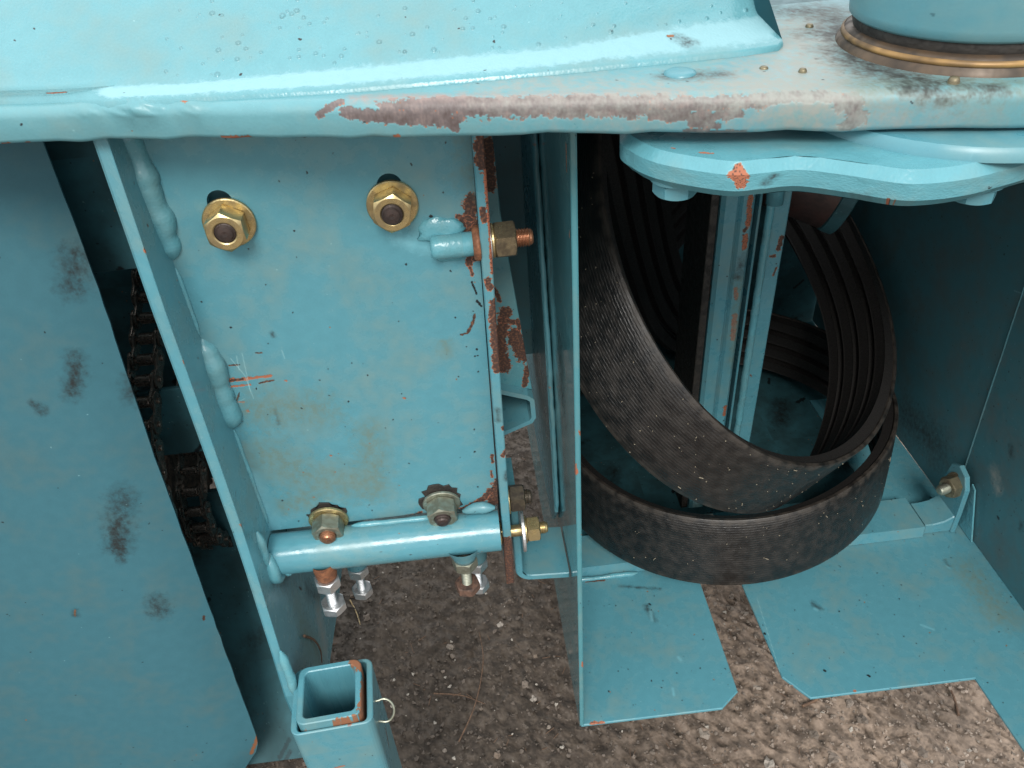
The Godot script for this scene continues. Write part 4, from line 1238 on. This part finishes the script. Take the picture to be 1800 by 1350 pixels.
	own("end_gusset", plate(poly([0.4102, 0.1876, 0.4435, 0.1876, 0.4435, 0.2110, 0.4350, 0.2070, 0.4280, 0.2020, 0.4180, 0.2000, 0.4102, 0.2000]), 0.030, 0.001, facing_z(-0.486)), teal, bar)
	own("edge_flange", plate(poly([0.4700, 0.1876, 0.5000, 0.1876, 0.4960, 0.2395, 0.4900, 0.2370]), 0.0016, 0.0003, mirrored_left(0.4480)), teal_weld, bar)
	bead("weld_bead", v3([0.056, 0.1885, -0.4795, 0.10, 0.1885, -0.4800, 0.1300, 0.1885, -0.4805]), 0.0022, teal_weld, house, 351)
	# upright post: two folded angles with a hinge between
	var post_r := Rect2(0.185, 0.18, 0.08, 0.43)
	var post_m := painted(post_r, 2.0, 63, [
		["primer", 2.20, [222.3, 526.4, 223.5, 502.4]],
		["primer", 2.20, [222.4, 492.7, 222.7, 482.6]],
		["rust", 1.60, [221.3, 497.8, 222.4, 500.1]],
		["primer", 1.70, [220.0, 445.1, 221.6, 435.0]],
		["primer", 2.40, [222.1, 418.1, 223.2, 394.6]],
		["primer", 1.70, [224.2, 318.2, 224.7, 307.8]],
		["rust", 2.00, [251.2, 489.5, 250.3, 479.5]],
		["rust", 1.60, [244.7, 473.4, 247.4, 473.6]],
		["rust", 1.00, [250.5, 462.4, 249.5, 456.1]],
		["rust", 0.80, [194.7, 520.0, 194.8, 480.7]],
		["rust", 0.80, [196.7, 470.2, 197.3, 432.5]],
		["rust", 0.80, [242.7, 353.8, 243.9, 352.3]],
		["stain", 6.00, [223.6, 451.2, 226.1, 363.6]],
		["dirt", 4.00, [223.4, 472.3, 220.5, 456.9]]], {"dirty": 0.2, "name": "post_paint", "specks": 1.5})
	var post := part("hinge_post", plate(poly([0.2000, 0.187, 0.2150, 0.187, 0.2150, 0.66, 0.2000, 0.66]), 0.040, 0.003, facing_z(-0.552), post_r), post_m, house, "upright post of folded strips with orange primer showing")
	own("post_web", plate(rect_poly(0.2155, 0.187, 0.2275, 0.66), 0.030, 0.0022, facing_z(-0.5545), post_r), post_m, post)
	own("thin_flange", plate(rect_poly(0.2312, 0.187, 0.2332, 0.66), 0.030, 0.0004, facing_z(-0.5560)), teal, post)
	own("hinge_leaf", plate(poly([0.2405, 0.187, 0.2520, 0.187, 0.2555, 0.66, 0.2405, 0.66]), 0.004, 0.001, facing_z(-0.5520), post_r), post_m, post)
	bead("hinge_rod", v3([0.2372, 0.19, -0.5500, 0.2378, 0.535, -0.5500]), 0.0034, teal_weld, post, 361, true, 0.22)
	own("hinge_barrel", tube(PackedVector3Array([Vector3(0.2395, 0.522, -0.548), Vector3(0.2395, 0.5222, -0.548), Vector3(0.2395, 0.5548, -0.548), Vector3(0.2395, 0.555, -0.548)]), [0.0058, 0.0066, 0.0066, 0.0058], 20), teal, post)
	own("hinge_barrel", tube(PackedVector3Array([Vector3(0.2395, 0.5558, -0.548), Vector3(0.2395, 0.556, -0.548), Vector3(0.2395, 0.62, -0.548)]), [0.0058, 0.0066, 0.0066], 20), teal, post)
	own("dark_leg", plate(rect_poly(0.1925, 0.187, 0.1990, 0.66), 0.060, 0.0006, facing_z(-0.556)), mats.grime, post)  # near-black strip along the left face of the post
	# J bracket under the clamp plate, joined to the divider
	part("j_bracket", plate(j_outline(), 0.045, 0.0007, facing_z(-0.370)), teal, house, "bent strip bracket hooked under the clamp plate")

	# ------------------------------------------------------------ belt, drum
	build_belt()
	var drum := thing("drum", "dark brown drum with a pale scuffed rim partly hidden under the flange", "drum", Vector3(0.335, 0.43, -0.60))
	var dz := Vector3(0.86, -0.32, 0.40).normalized()
	var dx := Vector3.UP.cross(dz).normalized()
	var dt := Transform3D(Basis(dx, dz.cross(dx), dz), Vector3(0.329, 0.503, -0.60))
	part("barrel", lathe(PackedVector2Array([Vector2(0.00001, -0.13), Vector2(0.041, -0.13), Vector2(0.041, -0.012)]), dt, [-1, 1], 40), mats.drum, drum)
	part("rim", lathe(PackedVector2Array([Vector2(0.041, -0.012), Vector2(0.0422, -0.011), Vector2(0.0422, -0.001), Vector2(0.041, 0.0), Vector2(0.030, 0.0), Vector2(0.030, -0.004), Vector2(0.00001, -0.004)]), dt, [-1], 40), oily_shaded_teal, drum)

	# ------------------------------------------------------------ round column on the deck and the cast flange below
	var col := thing("round_column", "teal round column with a greasy brown base ring standing on the deck", "column", Vector3(0.2, 0.7045, -0.3085))
	var up := facing_up(0.0)
	up.origin = Vector3(0.2000, 0.7045, -0.3085)
	part("base_ring", lathe(PackedVector2Array([Vector2(0.0462, -0.0005), Vector2(0.0455, 0.0016), Vector2(0.0440, 0.0028), Vector2(0.0432, 0.0048), Vector2(0.0415, 0.0060), Vector2(0.036, 0.0066)]), up, [1], 64), mats.ring_grime, col, "dark greasy ring at the foot of the column")
	part("highlight_edge", lathe(PackedVector2Array([Vector2(0.0440, 0.0026), Vector2(0.0446, 0.0030), Vector2(0.0444, 0.0042), Vector2(0.0434, 0.0048)]), up, [1], 64), mats.ochre_highlight, col)  # rusty ochre band, with the ring's golden highlight put into its colour
	part("grime_groove", lathe(PackedVector2Array([Vector2(0.0405, 0.006), Vector2(0.0412, 0.0085), Vector2(0.0400, 0.011)]), up, [1], 64), mats.grime, col)
	part("column_body", lathe(PackedVector2Array([Vector2(0.036, 0.0095), Vector2(0.0415, 0.0098), Vector2(0.0428, 0.0110), Vector2(0.0432, 0.014), Vector2(0.0440, 0.030), Vector2(0.0455, 0.08), Vector2(0.0455, 0.28), Vector2(0.00001, 0.28)]), up, [1, 1, 1, 1, 1, 1, -1], 64), teal, col)
	var lug := thing("cast_flange", "wavy edged cast teal flange under the deck lip with orange chips", "flange", Vector3(0.15, 0.672, -0.30))
	var lug_r := Rect2(0.05, 0.22, 0.28, 0.16)
	var lug_m := painted(lug_r, 2.5, 65, [
		["primer", 3.20, [98.4, 257.8, 98.3, 250.4]],
		["primer", 2.20, [137.4, 227.4, 138.4, 226.7]],
		["dirt", 2.20, [111.3, 254.6, 108.6, 249.4]],
		["primer", 0.50, [79.9, 279.3, 80.5, 278.6]],
		["primer", 0.50, [88.6, 272.7, 92.2, 270.7]],
		["dirt", 4.00, [127.4, 232.0, 129.0, 227.2]]], {"dirty": 0.05, "rough": 0.32, "name": "cast_flange_paint", "peel": 0.12, "relief": 0.1, "base": Color(0.100, 0.299, 0.353)})
	var outline := smooth_loop(poly([0.0655, 0.302, 0.0670, 0.288, 0.0735, 0.2755, 0.0850, 0.2655, 0.0970, 0.2585, 0.1075, 0.2580, 0.1200, 0.2575, 0.1340, 0.2490, 0.1470, 0.2395, 0.1580, 0.2370, 0.1720, 0.2380, 0.1880, 0.2425, 0.2050, 0.2470, 0.2250, 0.2450, 0.2450, 0.2480, 0.2600, 0.2640, 0.2660, 0.29, 0.2660, 0.33, 0.24, 0.362, 0.19, 0.37, 0.12, 0.362, 0.078, 0.335]), 8)
	part("flange_body", plate(outline, 0.0132, 0.0036, facing_up(0.6848), lug_r), lug_m, lug)
	part("neck", lathe(PackedVector2Array([Vector2(0.0645, 0.0), Vector2(0.0640, 0.0030), Vector2(0.0625, 0.0046), Vector2(0.03, 0.0046)]), Transform3D(up.basis, Vector3(0.1985, 0.6846, -0.3017)), [1, 1, -1], 72), teal, lug)
	for e: Array in [["teal painted hex bolt head under the left end of the wavy flange", 0.0835, -0.2835], ["teal painted hex bolt head under the right part of the wavy flange", 0.1855, -0.2560]]:
		var b := thing("flange_bolt", e[0], "bolt", Vector3(e[1], 0.6722, e[2]), "bolts under the wavy flange")
		b.basis = Basis(Vector3(1, 0, 0), Vector3(0, 0, 1), Vector3(0, -1, 0))
		own("head", hex_mesh(0.0150, 0.0060, 0.0002, true, 0.0015), teal, b)
		own("washer", washer_mesh(0.0100, 0.004, 0.0015), teal, b)

	# ------------------------------------------------------------ nuts and bolts
	var gp := "nuts with washers on the bolt plate"
	fastener("hex_bolt", "brass coloured nut on a washer below the left slot, dark bolt end showing", Vector3(-0.1072, 0.6380, -0.3568), Vector3(0, 0, 1), 0.35, "yellow_zinc", "dark_tip", {"washers": [[0.0122, 0.0022]], "nut": 0.0105, "stick": 0.0006, "group": gp})
	fastener("hex_bolt", "brass coloured nut on a washer in the right slot of the bolt plate", Vector3(-0.0308, 0.6387, -0.3568), Vector3(0, 0, 1), 0.15, "yellow_zinc", "dark_tip", {"washers": [[0.0122, 0.0022]], "nut": 0.0095, "stick": 0.0020, "group": gp})
	fastener("hex_bolt", "dull nut with rusty bolt end on the left part of the cross tube", Vector3(-0.1015, 0.4345, -0.3568), Vector3(0, -0.15, 1), 0.5, "dull_zinc", "copper_thread", {"washers": [[0.0122, 0.0020, "yellow_zinc"]], "nut": 0.0110, "stick": 0.0034, "group": gp})
	fastener("hex_bolt", "dull nut with dark bolt end near the right end of the cross tube", Vector3(-0.0306, 0.4375, -0.3568), Vector3(0, -0.15, 1), 0.45, "dull_zinc", "dark_tip", {"washers": [[0.0118, 0.0020, "dull_zinc"]], "nut": 0.0110, "stick": 0.0030, "group": gp})
	own_grime(Vector3(-0.1015, 0.4362, -0.3568), 0.0118, frame, 91)
	own_grime(Vector3(-0.0306, 0.4395, -0.3568), 0.0128, frame, 92)
	set_screw("set screw with bright white jam nut under the left rusty boss", Vector3(-0.1085, 0.4000, -0.3395), Vector3(-0.03, 0, 0), "bright_zinc", "bright_zinc", "bright_zinc")
	set_screw("smaller bright set screw hanging just right of the left rusty boss", Vector3(-0.1035, 0.3370, -0.4000), Vector3(-0.03, 0, 0), "bright_zinc", "bright_zinc", "bright_zinc", 0.95)
	set_screw("dull brown set screw under the right boss of the cross tube", Vector3(-0.0207, 0.4000, -0.3425), Vector3(-0.02, 0, 0), "dull_zinc", "dull_zinc", "brown_iron")
	set_screw("bright set screw half hidden behind the dull brown one", Vector3(-0.0150, 0.3490, -0.3830), Vector3(-0.02, 0, 0), "bright_zinc", "bright_zinc", "bright_zinc", 0.95)
	var gx := "bolts along the clamp plate"
	fastener("clamp_bolt", "uppermost dark brass nut beside the clamp plate with coppery thread", Vector3(0.0128, 0.6152, -0.3550), Vector3(1, 0, 0), 0.3, "dark_brass", "copper_thread", {"washers": [[0.0092, 0.0014, "bright_zinc"], [0.0085, 0.0014, "yellow_zinc"]], "af": 0.0165, "nut": 0.0105, "stick": 0.0085, "group": gx, "d": 0.0095})
	fastener("clamp_bolt", "black greasy nut beside the lower part of the clamp plate", Vector3(0.0102, 0.4345, -0.3560), Vector3(1, 0, 0), 0.2, "dark_nut", "dark_nut", {"washers": [[0.0095, 0.0016, "yellow_zinc"]], "af": 0.0155, "nut": 0.0095, "stick": 0.0045, "group": gx})
	fastener("clamp_bolt", "brass bolt and nut clamping the bent bracket through a large thin washer", Vector3(0.0178, 0.4000, -0.3600), Vector3(1, 0, 0), 0.1, "yellow_zinc", "yellow_zinc", {"washers": [[0.0145, 0.0022, "bright_zinc"], [0.0090, 0.0014]], "af": 0.0150, "nut": 0.0085, "stick": 0.0055, "d": 0.0085, "head_at": -0.0195, "head": 0.0066, "shank_to": -0.014, "group": gx})
	fastener("housing_bolt", "grimy brass nut and bolt on the end tab at the right housing wall", Vector3(0.4388, 0.2370, -0.5000), Vector3(-1, 0.02, 0.28), 0.4, "grimy_brass", "dull_zinc", {"washers": [[0.0122, 0.0020]], "af": 0.0185, "nut": 0.0110, "stick": 0.0095})

	# spring clip on the square socket
	var clip := thing("ring_clip", "bent steel wire ring sticking out behind the square socket", "clip", Vector3(-0.083, 0.320, -0.285))
	var cp := []
	for k in 15:
		var a := -1.9 + 3.9 * k / 14.0
		cp.append(Vector3(-0.0815 + 0.0062 * cos(a), 0.3300 + 0.0066 * sin(a), -0.2860 - 0.004 * sin(a)))
	cp.push_front(Vector3(-0.0900, 0.3235, -0.2835))
	cp.append(Vector3(-0.0900, 0.3365, -0.2890))
	part("wire", tube(PackedVector3Array(cp), [0.0008], 10), mats.dull_zinc, clip)

	# ------------------------------------------------------------ litter
	var bl := thing("grass_blade", "thin dry curled grass blade caught on the side plate behind the square socket", "grass blade", Vector3(-0.137, 0.345, -0.33))
	part("blade", stalk(v3([-0.1365, 0.3373, -0.3441, -0.1362, 0.3134, -0.3574, -0.1362, 0.2940, -0.3626, -0.1370, 0.2826, -0.3593]), 0.0010), mats.twig, bl)
	build_litter()

func lump(r: float, sd: int) -> ArrayMesh:
	var f := noise(0.8, sd, 2)
	start()
	st.set_smooth_group(1)
	var rows := 8
	var cols := 14
	var g := func(i: int, k: int) -> Vector3:
		var a := PI * i / rows
		var b := TAU * (k % cols) / cols
		var d := Vector3(sin(a) * cos(b), cos(a), sin(a) * sin(b))
		return d * r * (1.0 + 0.35 * f.get_noise_3d(d.x * 1.6, d.y * 1.6, d.z * 1.6)) * Vector3(1, 0.75, 1)
	for i in rows:
		for k in cols:
			if i > 0:
				tri(g.call(i, k), g.call(i, k + 1), g.call(i + 1, k + 1))
			if i < rows - 1 or i == 0:
				tri(g.call(i, k), g.call(i + 1, k + 1), g.call(i + 1, k))
	return done()

func own_grime(at: Vector3, r: float, parent: Node3D, sd: int) -> void:
	# caked dirt ring behind a washer
	var f := noise(1.3, sd, 2)
	var p := PackedVector2Array()
	for k in 28:
		var a := TAU * k / 28
		p.append(Vector2(cos(a), sin(a)) * r * (1.0 + 0.28 * f.get_noise_2d(cos(a) * 2, sin(a) * 2)))
	own("caked_dirt", plate(p, 0.0012, 0.0003, Transform3D(Basis(), Vector3(0, 0, 0.0007))), mats.grime, parent, Transform3D(Basis(), at - parent.position))

func ring_points(c: Vector3, r: float, a0: float, a1: float) -> Array:
	var o := []
	for k in 9:
		var a := lerpf(a0, a1, k / 8.0)
		o.append(c + Vector3(0, cos(a) * r, -sin(a) * r))
	return o

func ring_cells(outer: PackedVector2Array, inner: PackedVector2Array) -> Array:
	var o := []
	var n := outer.size()
	for i in n:
		var j := (i + 1) % n
		o.append(PackedVector2Array([outer[i], outer[j], inner[j], inner[i]]))
	return o

# faces -x; outlines are given as (-z, y) like facing_x and turned over
func mirrored_left(x: float) -> Transform3D:
	return Transform3D(Basis(Vector3(0, 0, -1), Vector3(0, 1, 0), Vector3(1, 0, 0)), Vector3(x + 0.0032, 0, 0))

func round_tab() -> PackedVector2Array:
	return poly([0.4840, 0.1880, 0.5150, 0.1880, 0.5185, 0.2280, 0.5140, 0.2510, 0.5035, 0.2580, 0.4920, 0.2540, 0.4855, 0.2420, 0.4840, 0.2100])

func j_outline() -> PackedVector2Array:
	var p := PackedVector2Array([Vector2(0.0122, 0.4150)])
	for k in 7:
		var a := PI + PI / 2 * k / 6
		p.append(Vector2(0.0237 + 0.0115 * cos(a), 0.3475 + 0.0115 * sin(a) - 0.001))
	p.append(Vector2(0.0505, 0.3325))
	p.append(Vector2(0.0505, 0.3380))
	for k in 7:
		var a := PI * 1.5 - PI / 2 * k / 6
		p.append(Vector2(0.0237 + 0.0063 * cos(a), 0.3475 + 0.0063 * sin(a) - 0.001))
	p.append(Vector2(0.0174, 0.4150))
	return p

func smooth_loop(p: PackedVector2Array, sub: int) -> PackedVector2Array:
	var o := PackedVector2Array()
	var n := p.size()
	for i in n:
		for k in sub:
			o.append(p[i].cubic_interpolate(p[(i + 1) % n], p[(i + n - 1) % n], p[(i + 2) % n], float(k) / sub))
	return o

func belt_material() -> StandardMaterial3D:
	# tile of 150 mm along the belt by its 70 mm width: fine wavy ripples run along the belt
	var w := 512
	var h := 256
	var n := noise(1.0, 61, 2)
	var k := noise(0.02, 62, 4)
	var col := PackedByteArray()
	col.resize(w * h * 3)
	var rel := PackedFloat32Array()
	rel.resize(w * h * 3)
	for y in h:
		for x in w:
			var t := float(x) / w
			var a := 0.45 * n.get_noise_2d(x * 0.07, y * 0.22) + 0.55 * sin(y * 0.70) * (0.55 + 0.45 * sin(x * TAU / 512.0 * 14.0 + floor(y * 0.70 / PI) * 2.4))
			var a2 := 0.45 * n.get_noise_2d((x - w) * 0.07, y * 0.22) + 0.55 * sin(y * 0.70) * (0.55 + 0.45 * sin(x * TAU / 512.0 * 14.0 + floor(y * 0.70 / PI) * 2.4))
			var r := lerpf(a, a2, smoothstep(0.85, 1.0, t))
			var b := lerpf(k.get_noise_2d(x, y), k.get_noise_2d(x - w, y), smoothstep(0.7, 1.0, t))
			var i := (y * w + x) * 3
			var edge := smoothstep(0.10, 0.0, float(y) / h) + smoothstep(0.92, 1.0, float(y) / h)
			var c := Color(0.0095, 0.0088, 0.0086).lerp(Color(0.026, 0.0228, 0.0205), clampf(0.35 + b * 1.1 + r * 0.25, 0.0, 1.0)).lerp(Color(0.055, 0.046, 0.038), clampf(edge * (0.5 + b), 0.0, 0.6)).linear_to_srgb()
			col[i] = int(c.r * 255)
			col[i + 1] = int(c.g * 255)
			col[i + 2] = int(c.b * 255)
			rel[i] = 0.5 + 0.5 * r * (1.0 - edge * 0.6)
			rel[i + 1] = clampf(0.44 + b * 0.2 + r * 0.08, 0.2, 1.0)
	var m := StandardMaterial3D.new()
	m.resource_name = "belt_back_rubber"
	m.albedo_texture = ImageTexture.create_from_image(Image.create_from_data(w, h, false, Image.FORMAT_RGB8, col))
	var rt := ImageTexture.create_from_image(Image.create_from_data(w, h, false, Image.FORMAT_RGBF, rel.to_byte_array()))
	m.roughness = 1.0
	m.roughness_texture = rt
	m.roughness_texture_channel = BaseMaterial3D.TEXTURE_CHANNEL_GREEN
	m.heightmap_enabled = true
	m.heightmap_scale = 0.05
	m.heightmap_texture = rt
	return m

func build_ground() -> void:
	dent.noise_type = FastNoiseLite.TYPE_SIMPLEX_SMOOTH
	dent.seed = 17
	dent.frequency = 1.0
	dent.fractal_octaves = 3
	var gm := mottled("packed_dirt", Color(0.390, 0.300, 0.232), Color(0.136, 0.105, 0.083), 0.0, 0.75, 0.035, 81, 0.22, 0.17)
	gm.vertex_color_use_as_albedo = true
	var g := Node3D.new()
	g.name = "ground"
	add_child(g)
	tag(g, "packed brown dirt and gravel ground under the machine", "ground", "", "structure")
	var nx := 300
	var nz := 330
	var x0 := -0.65
	var z0 := -1.75
	var dx := 1.5 / nx
	var dz := 1.75 / nz
	var vtx := PackedVector3Array()
	var nrm := PackedVector3Array()
	var clr := PackedColorArray()
	var patch := noise(2.2, 19, 3)
	for j in nz + 1:
		for i in nx + 1:
			var x := x0 + dx * i
			var z := z0 + dz * j
			var y := ground_y(x, z)
			vtx.append(Vector3(x, y, z))
			nrm.append(Vector3(-(ground_y(x + 0.002, z) - y) / 0.002, 1.0, -(ground_y(x, z + 0.002) - y) / 0.002).normalized())
			# darker soil at the left, paler gravelly soil to the right
			var dry := clampf(smoothstep(-0.05, 0.35, x + patch.get_noise_2d(x, z) * 0.22), 0.0, 1.0)
			clr.append(Color(0.205, 0.20, 0.193).lerp(Color(0.72, 0.70, 0.69), dry))
	var idx := PackedInt32Array()
	for j in nz:
		for i in nx:
			var a := j * (nx + 1) + i
			idx.append_array(PackedInt32Array([a, a + 1, a + nx + 2, a, a + nx + 2, a + nx + 1]))
	var arr := []
	arr.resize(Mesh.ARRAY_MAX)
	arr[Mesh.ARRAY_VERTEX] = vtx
	arr[Mesh.ARRAY_NORMAL] = nrm
	arr[Mesh.ARRAY_COLOR] = clr
	arr[Mesh.ARRAY_INDEX] = idx
	var near := ArrayMesh.new()
	near.add_surface_from_arrays(Mesh.PRIMITIVE_TRIANGLES, arr)
	part("soil", near, gm, g)
	var far := PlaneMesh.new()
	far.size = Vector2(240, 240)
	var fm := gm.duplicate()
	fm.vertex_color_use_as_albedo = false
	fm.albedo_color = lin(0.45, 0.44, 0.43)
	var fp := part("far_soil", far, fm, g)
	fp.position = Vector3(0, -0.012, 0)
	# stones pressed into the dirt, the ones in view; finer grit as one mass
	var rng := RandomNumberGenerator.new()
	rng.seed = 2024
	var kinds := []
	for k in 7:
		kinds.append(rock(100 + k, 0.9))
	var tints := []
	for c: Array in [[0.27, 0.225, 0.19], [0.21, 0.172, 0.143], [0.32, 0.275, 0.235], [0.18, 0.147, 0.12], [0.24, 0.188, 0.148], [0.40, 0.36, 0.32]]:
		tints.append(mottled("stone", Color(c[0], c[1], c[2]), Color(c[0] * 0.6, c[1] * 0.58, c[2] * 0.56), 0.0, 0.75, 0.05, 200 + tints.size(), 0.04, 0.03))
	var made := 0
	while made < 285:
		var z := rng.randf_range(-0.95, -0.30)
		var x := rng.randf_range(-0.22, 0.56)
		var right := smoothstep(0.02, 0.40, x)
		if rng.randf() > 0.16 + 0.84 * right:
			continue
		if z < -0.62 and rng.randf() < 0.7:
			continue
		var s := 0.005 + 0.010 * pow(rng.randf(), 2.2)
		var o := MeshInstance3D.new()
		o.name = "stone"
		o.mesh = kinds[rng.randi() % 7]
		var pick := rng.randf()
		o.material_override = tints[0 if pick < 0.3 else 1 if pick < 0.52 else 2 if pick < 0.68 else 3 if pick < 0.82 else 4 if pick < 0.96 else 5]
		g.add_child(o, true)
		o.transform = Transform3D(Basis.from_euler(Vector3(rng.randf_range(-0.4, 0.4), rng.randf() * TAU, rng.randf_range(-0.4, 0.4))).scaled(Vector3.ONE * s), Vector3(x, ground_y(x, z) + s * 0.04, z))
		made += 1
	var mm := MultiMesh.new()
	mm.transform_format = MultiMesh.TRANSFORM_3D
	mm.use_colors = true
	mm.mesh = rock(300, 0.9)
	mm.instance_count = 30000
	var gmat := StandardMaterial3D.new()
	gmat.vertex_color_use_as_albedo = true
	gmat.roughness = 0.8
	gmat.resource_name = "grit"
	for i in mm.instance_count:
		var z := rng.randf_range(-1.2, -0.2)
		var x := rng.randf_range(-0.35, 0.62)
		var s := 0.0013 + 0.0046 * pow(rng.randf(), 2.4)
		mm.set_instance_transform(i, Transform3D(Basis.from_euler(Vector3(rng.randf() * 3, rng.randf() * TAU, rng.randf() * 3)).scaled(Vector3.ONE * s), Vector3(x, ground_y(x, z) + s * 0.1, z)))
		var b := rng.randf_range(0.5, 1.3) * lerpf(0.7, 1.95, smoothstep(0.0, 0.42, x))
		var c := Color(0.150 * b, 0.122 * b, 0.101 * b)
		if rng.randf() < 0.02:
			c = Color(0.36, 0.33, 0.29)
		mm.set_instance_color(i, c)
	var mi := MultiMeshInstance3D.new()
	mi.name = "gravel"
	mi.multimesh = mm
	mi.material_override = gmat
	mi.set_meta("kind", "stuff")
	g.add_child(mi)

func build_litter() -> void:
	var g := "dry stalks lying on the dirt"
	var spots := [
		["short pale straw on the dirt below the left set screws", 0.640, [-0.185, -0.640, -0.176, -0.620, -0.170, -0.600], 0.0010, "straw"],
		["reddish curved twig on the dirt at the lower right corner by the housing floor", 0.0, [0.300, -0.430, 0.325, -0.440, 0.352, -0.462, 0.372, -0.490], 0.0016, "twig"],
		["thin brown stalk on the dirt right of the wire ring", 0.0, [-0.085, -0.500, -0.055, -0.492, -0.030, -0.478], 0.0009, "twig"],
		["long thin root lying on the dirt in the middle gap", 0.0, [-0.060, -0.440, -0.040, -0.480, -0.028, -0.530, -0.030, -0.570], 0.0009, "twig"],
		["upright dark twig on the pale gravel beside the lower edge of the right floor plate", 0.0, [0.452, -0.400, 0.458, -0.425, 0.456, -0.452], 0.0014, "twig"]]
	for e: Array in spots:
		var p: Array = e[2]
		var pts := []
		for i in range(0, p.size(), 2):
			pts.append(Vector3(p[i], ground_y(p[i], p[i + 1]) + 0.0022, p[i + 1]))
		var t := thing("dry_stalk", e[0], "stalk", pts[0])
		part("stem", stalk(pts, e[3]), mats[e[4]], t)
	# loose straw specks over the dirt, and chaff on the belt
	var rng := RandomNumberGenerator.new()
	rng.seed = 77
	var bit := BoxMesh.new()
	bit.size = Vector3(1, 0.16, 0.10)
	var mm := MultiMesh.new()
	mm.transform_format = MultiMesh.TRANSFORM_3D
	mm.mesh = bit
	mm.instance_count = 420
	for i in mm.instance_count:
		var x := rng.randf_range(-0.3, 0.6)
		var z := rng.randf_range(-0.95, -0.25)
		var s := rng.randf_range(0.003, 0.011)
		mm.set_instance_transform(i, Transform3D(Basis.from_euler(Vector3(rng.randf() * 0.3, rng.randf() * TAU, rng.randf_range(-0.25, 0.25))).scaled_local(Vector3(s, 0.004, 0.006)), Vector3(x, ground_y(x, z) + 0.0012, z)))
	var mi := MultiMeshInstance3D.new()
	mi.name = "straw_litter"
	mi.multimesh = mm
	mi.material_override = mats.twig
	add_child(mi)
	tag(mi, "scattered bits of brown straw over the dirt under the machine", "straw", "", "stuff")
	var cm := MultiMesh.new()
	cm.transform_format = MultiMesh.TRANSFORM_3D
	cm.mesh = bit
	cm.instance_count = 150
	for i in cm.instance_count:
		# on the outer face of the front of either turn
		var upper := rng.randf() < 0.72
		var th := rng.randf_range(3.4, 5.4) if upper else rng.randf_range(4.0, 5.6)
		var q := turn(th, UPPER if upper else LOWER)
		var q2 := turn(th + 0.01, UPPER if upper else LOWER)
		var tan: Vector3 = ((q2[0] as Vector3) - q[0]).normalized()
		var wd: Vector3 = q[1]
		wd = (wd - tan * wd.dot(tan)).normalized()
		var outw := tan.cross(wd)
		if outw.dot((q[2] as Vector3) - q[0]) > 0:
			outw = -outw
		var s := rng.randf_range(0.0003, 0.0010) if rng.randf() < 0.92 else rng.randf_range(0.002, 0.005)
		var at: Vector3 = q[0] - wd * rng.randf_range(0.004, 0.064) + outw * 0.0007
		cm.set_instance_transform(i, Transform3D(Basis(tan, outw, tan.cross(outw)).rotated(outw, rng.randf() * TAU).scaled_local(Vector3(s, 0.003, minf(s * 0.8, 0.0008) * 6.0)), at))
	var ci := MultiMeshInstance3D.new()
	ci.name = "chaff"
	ci.multimesh = cm
	ci.material_override = mats.chaff
	add_child(ci)
	tag(ci, "specks of pale chaff sprinkled on the black drive belt", "chaff", "", "stuff")
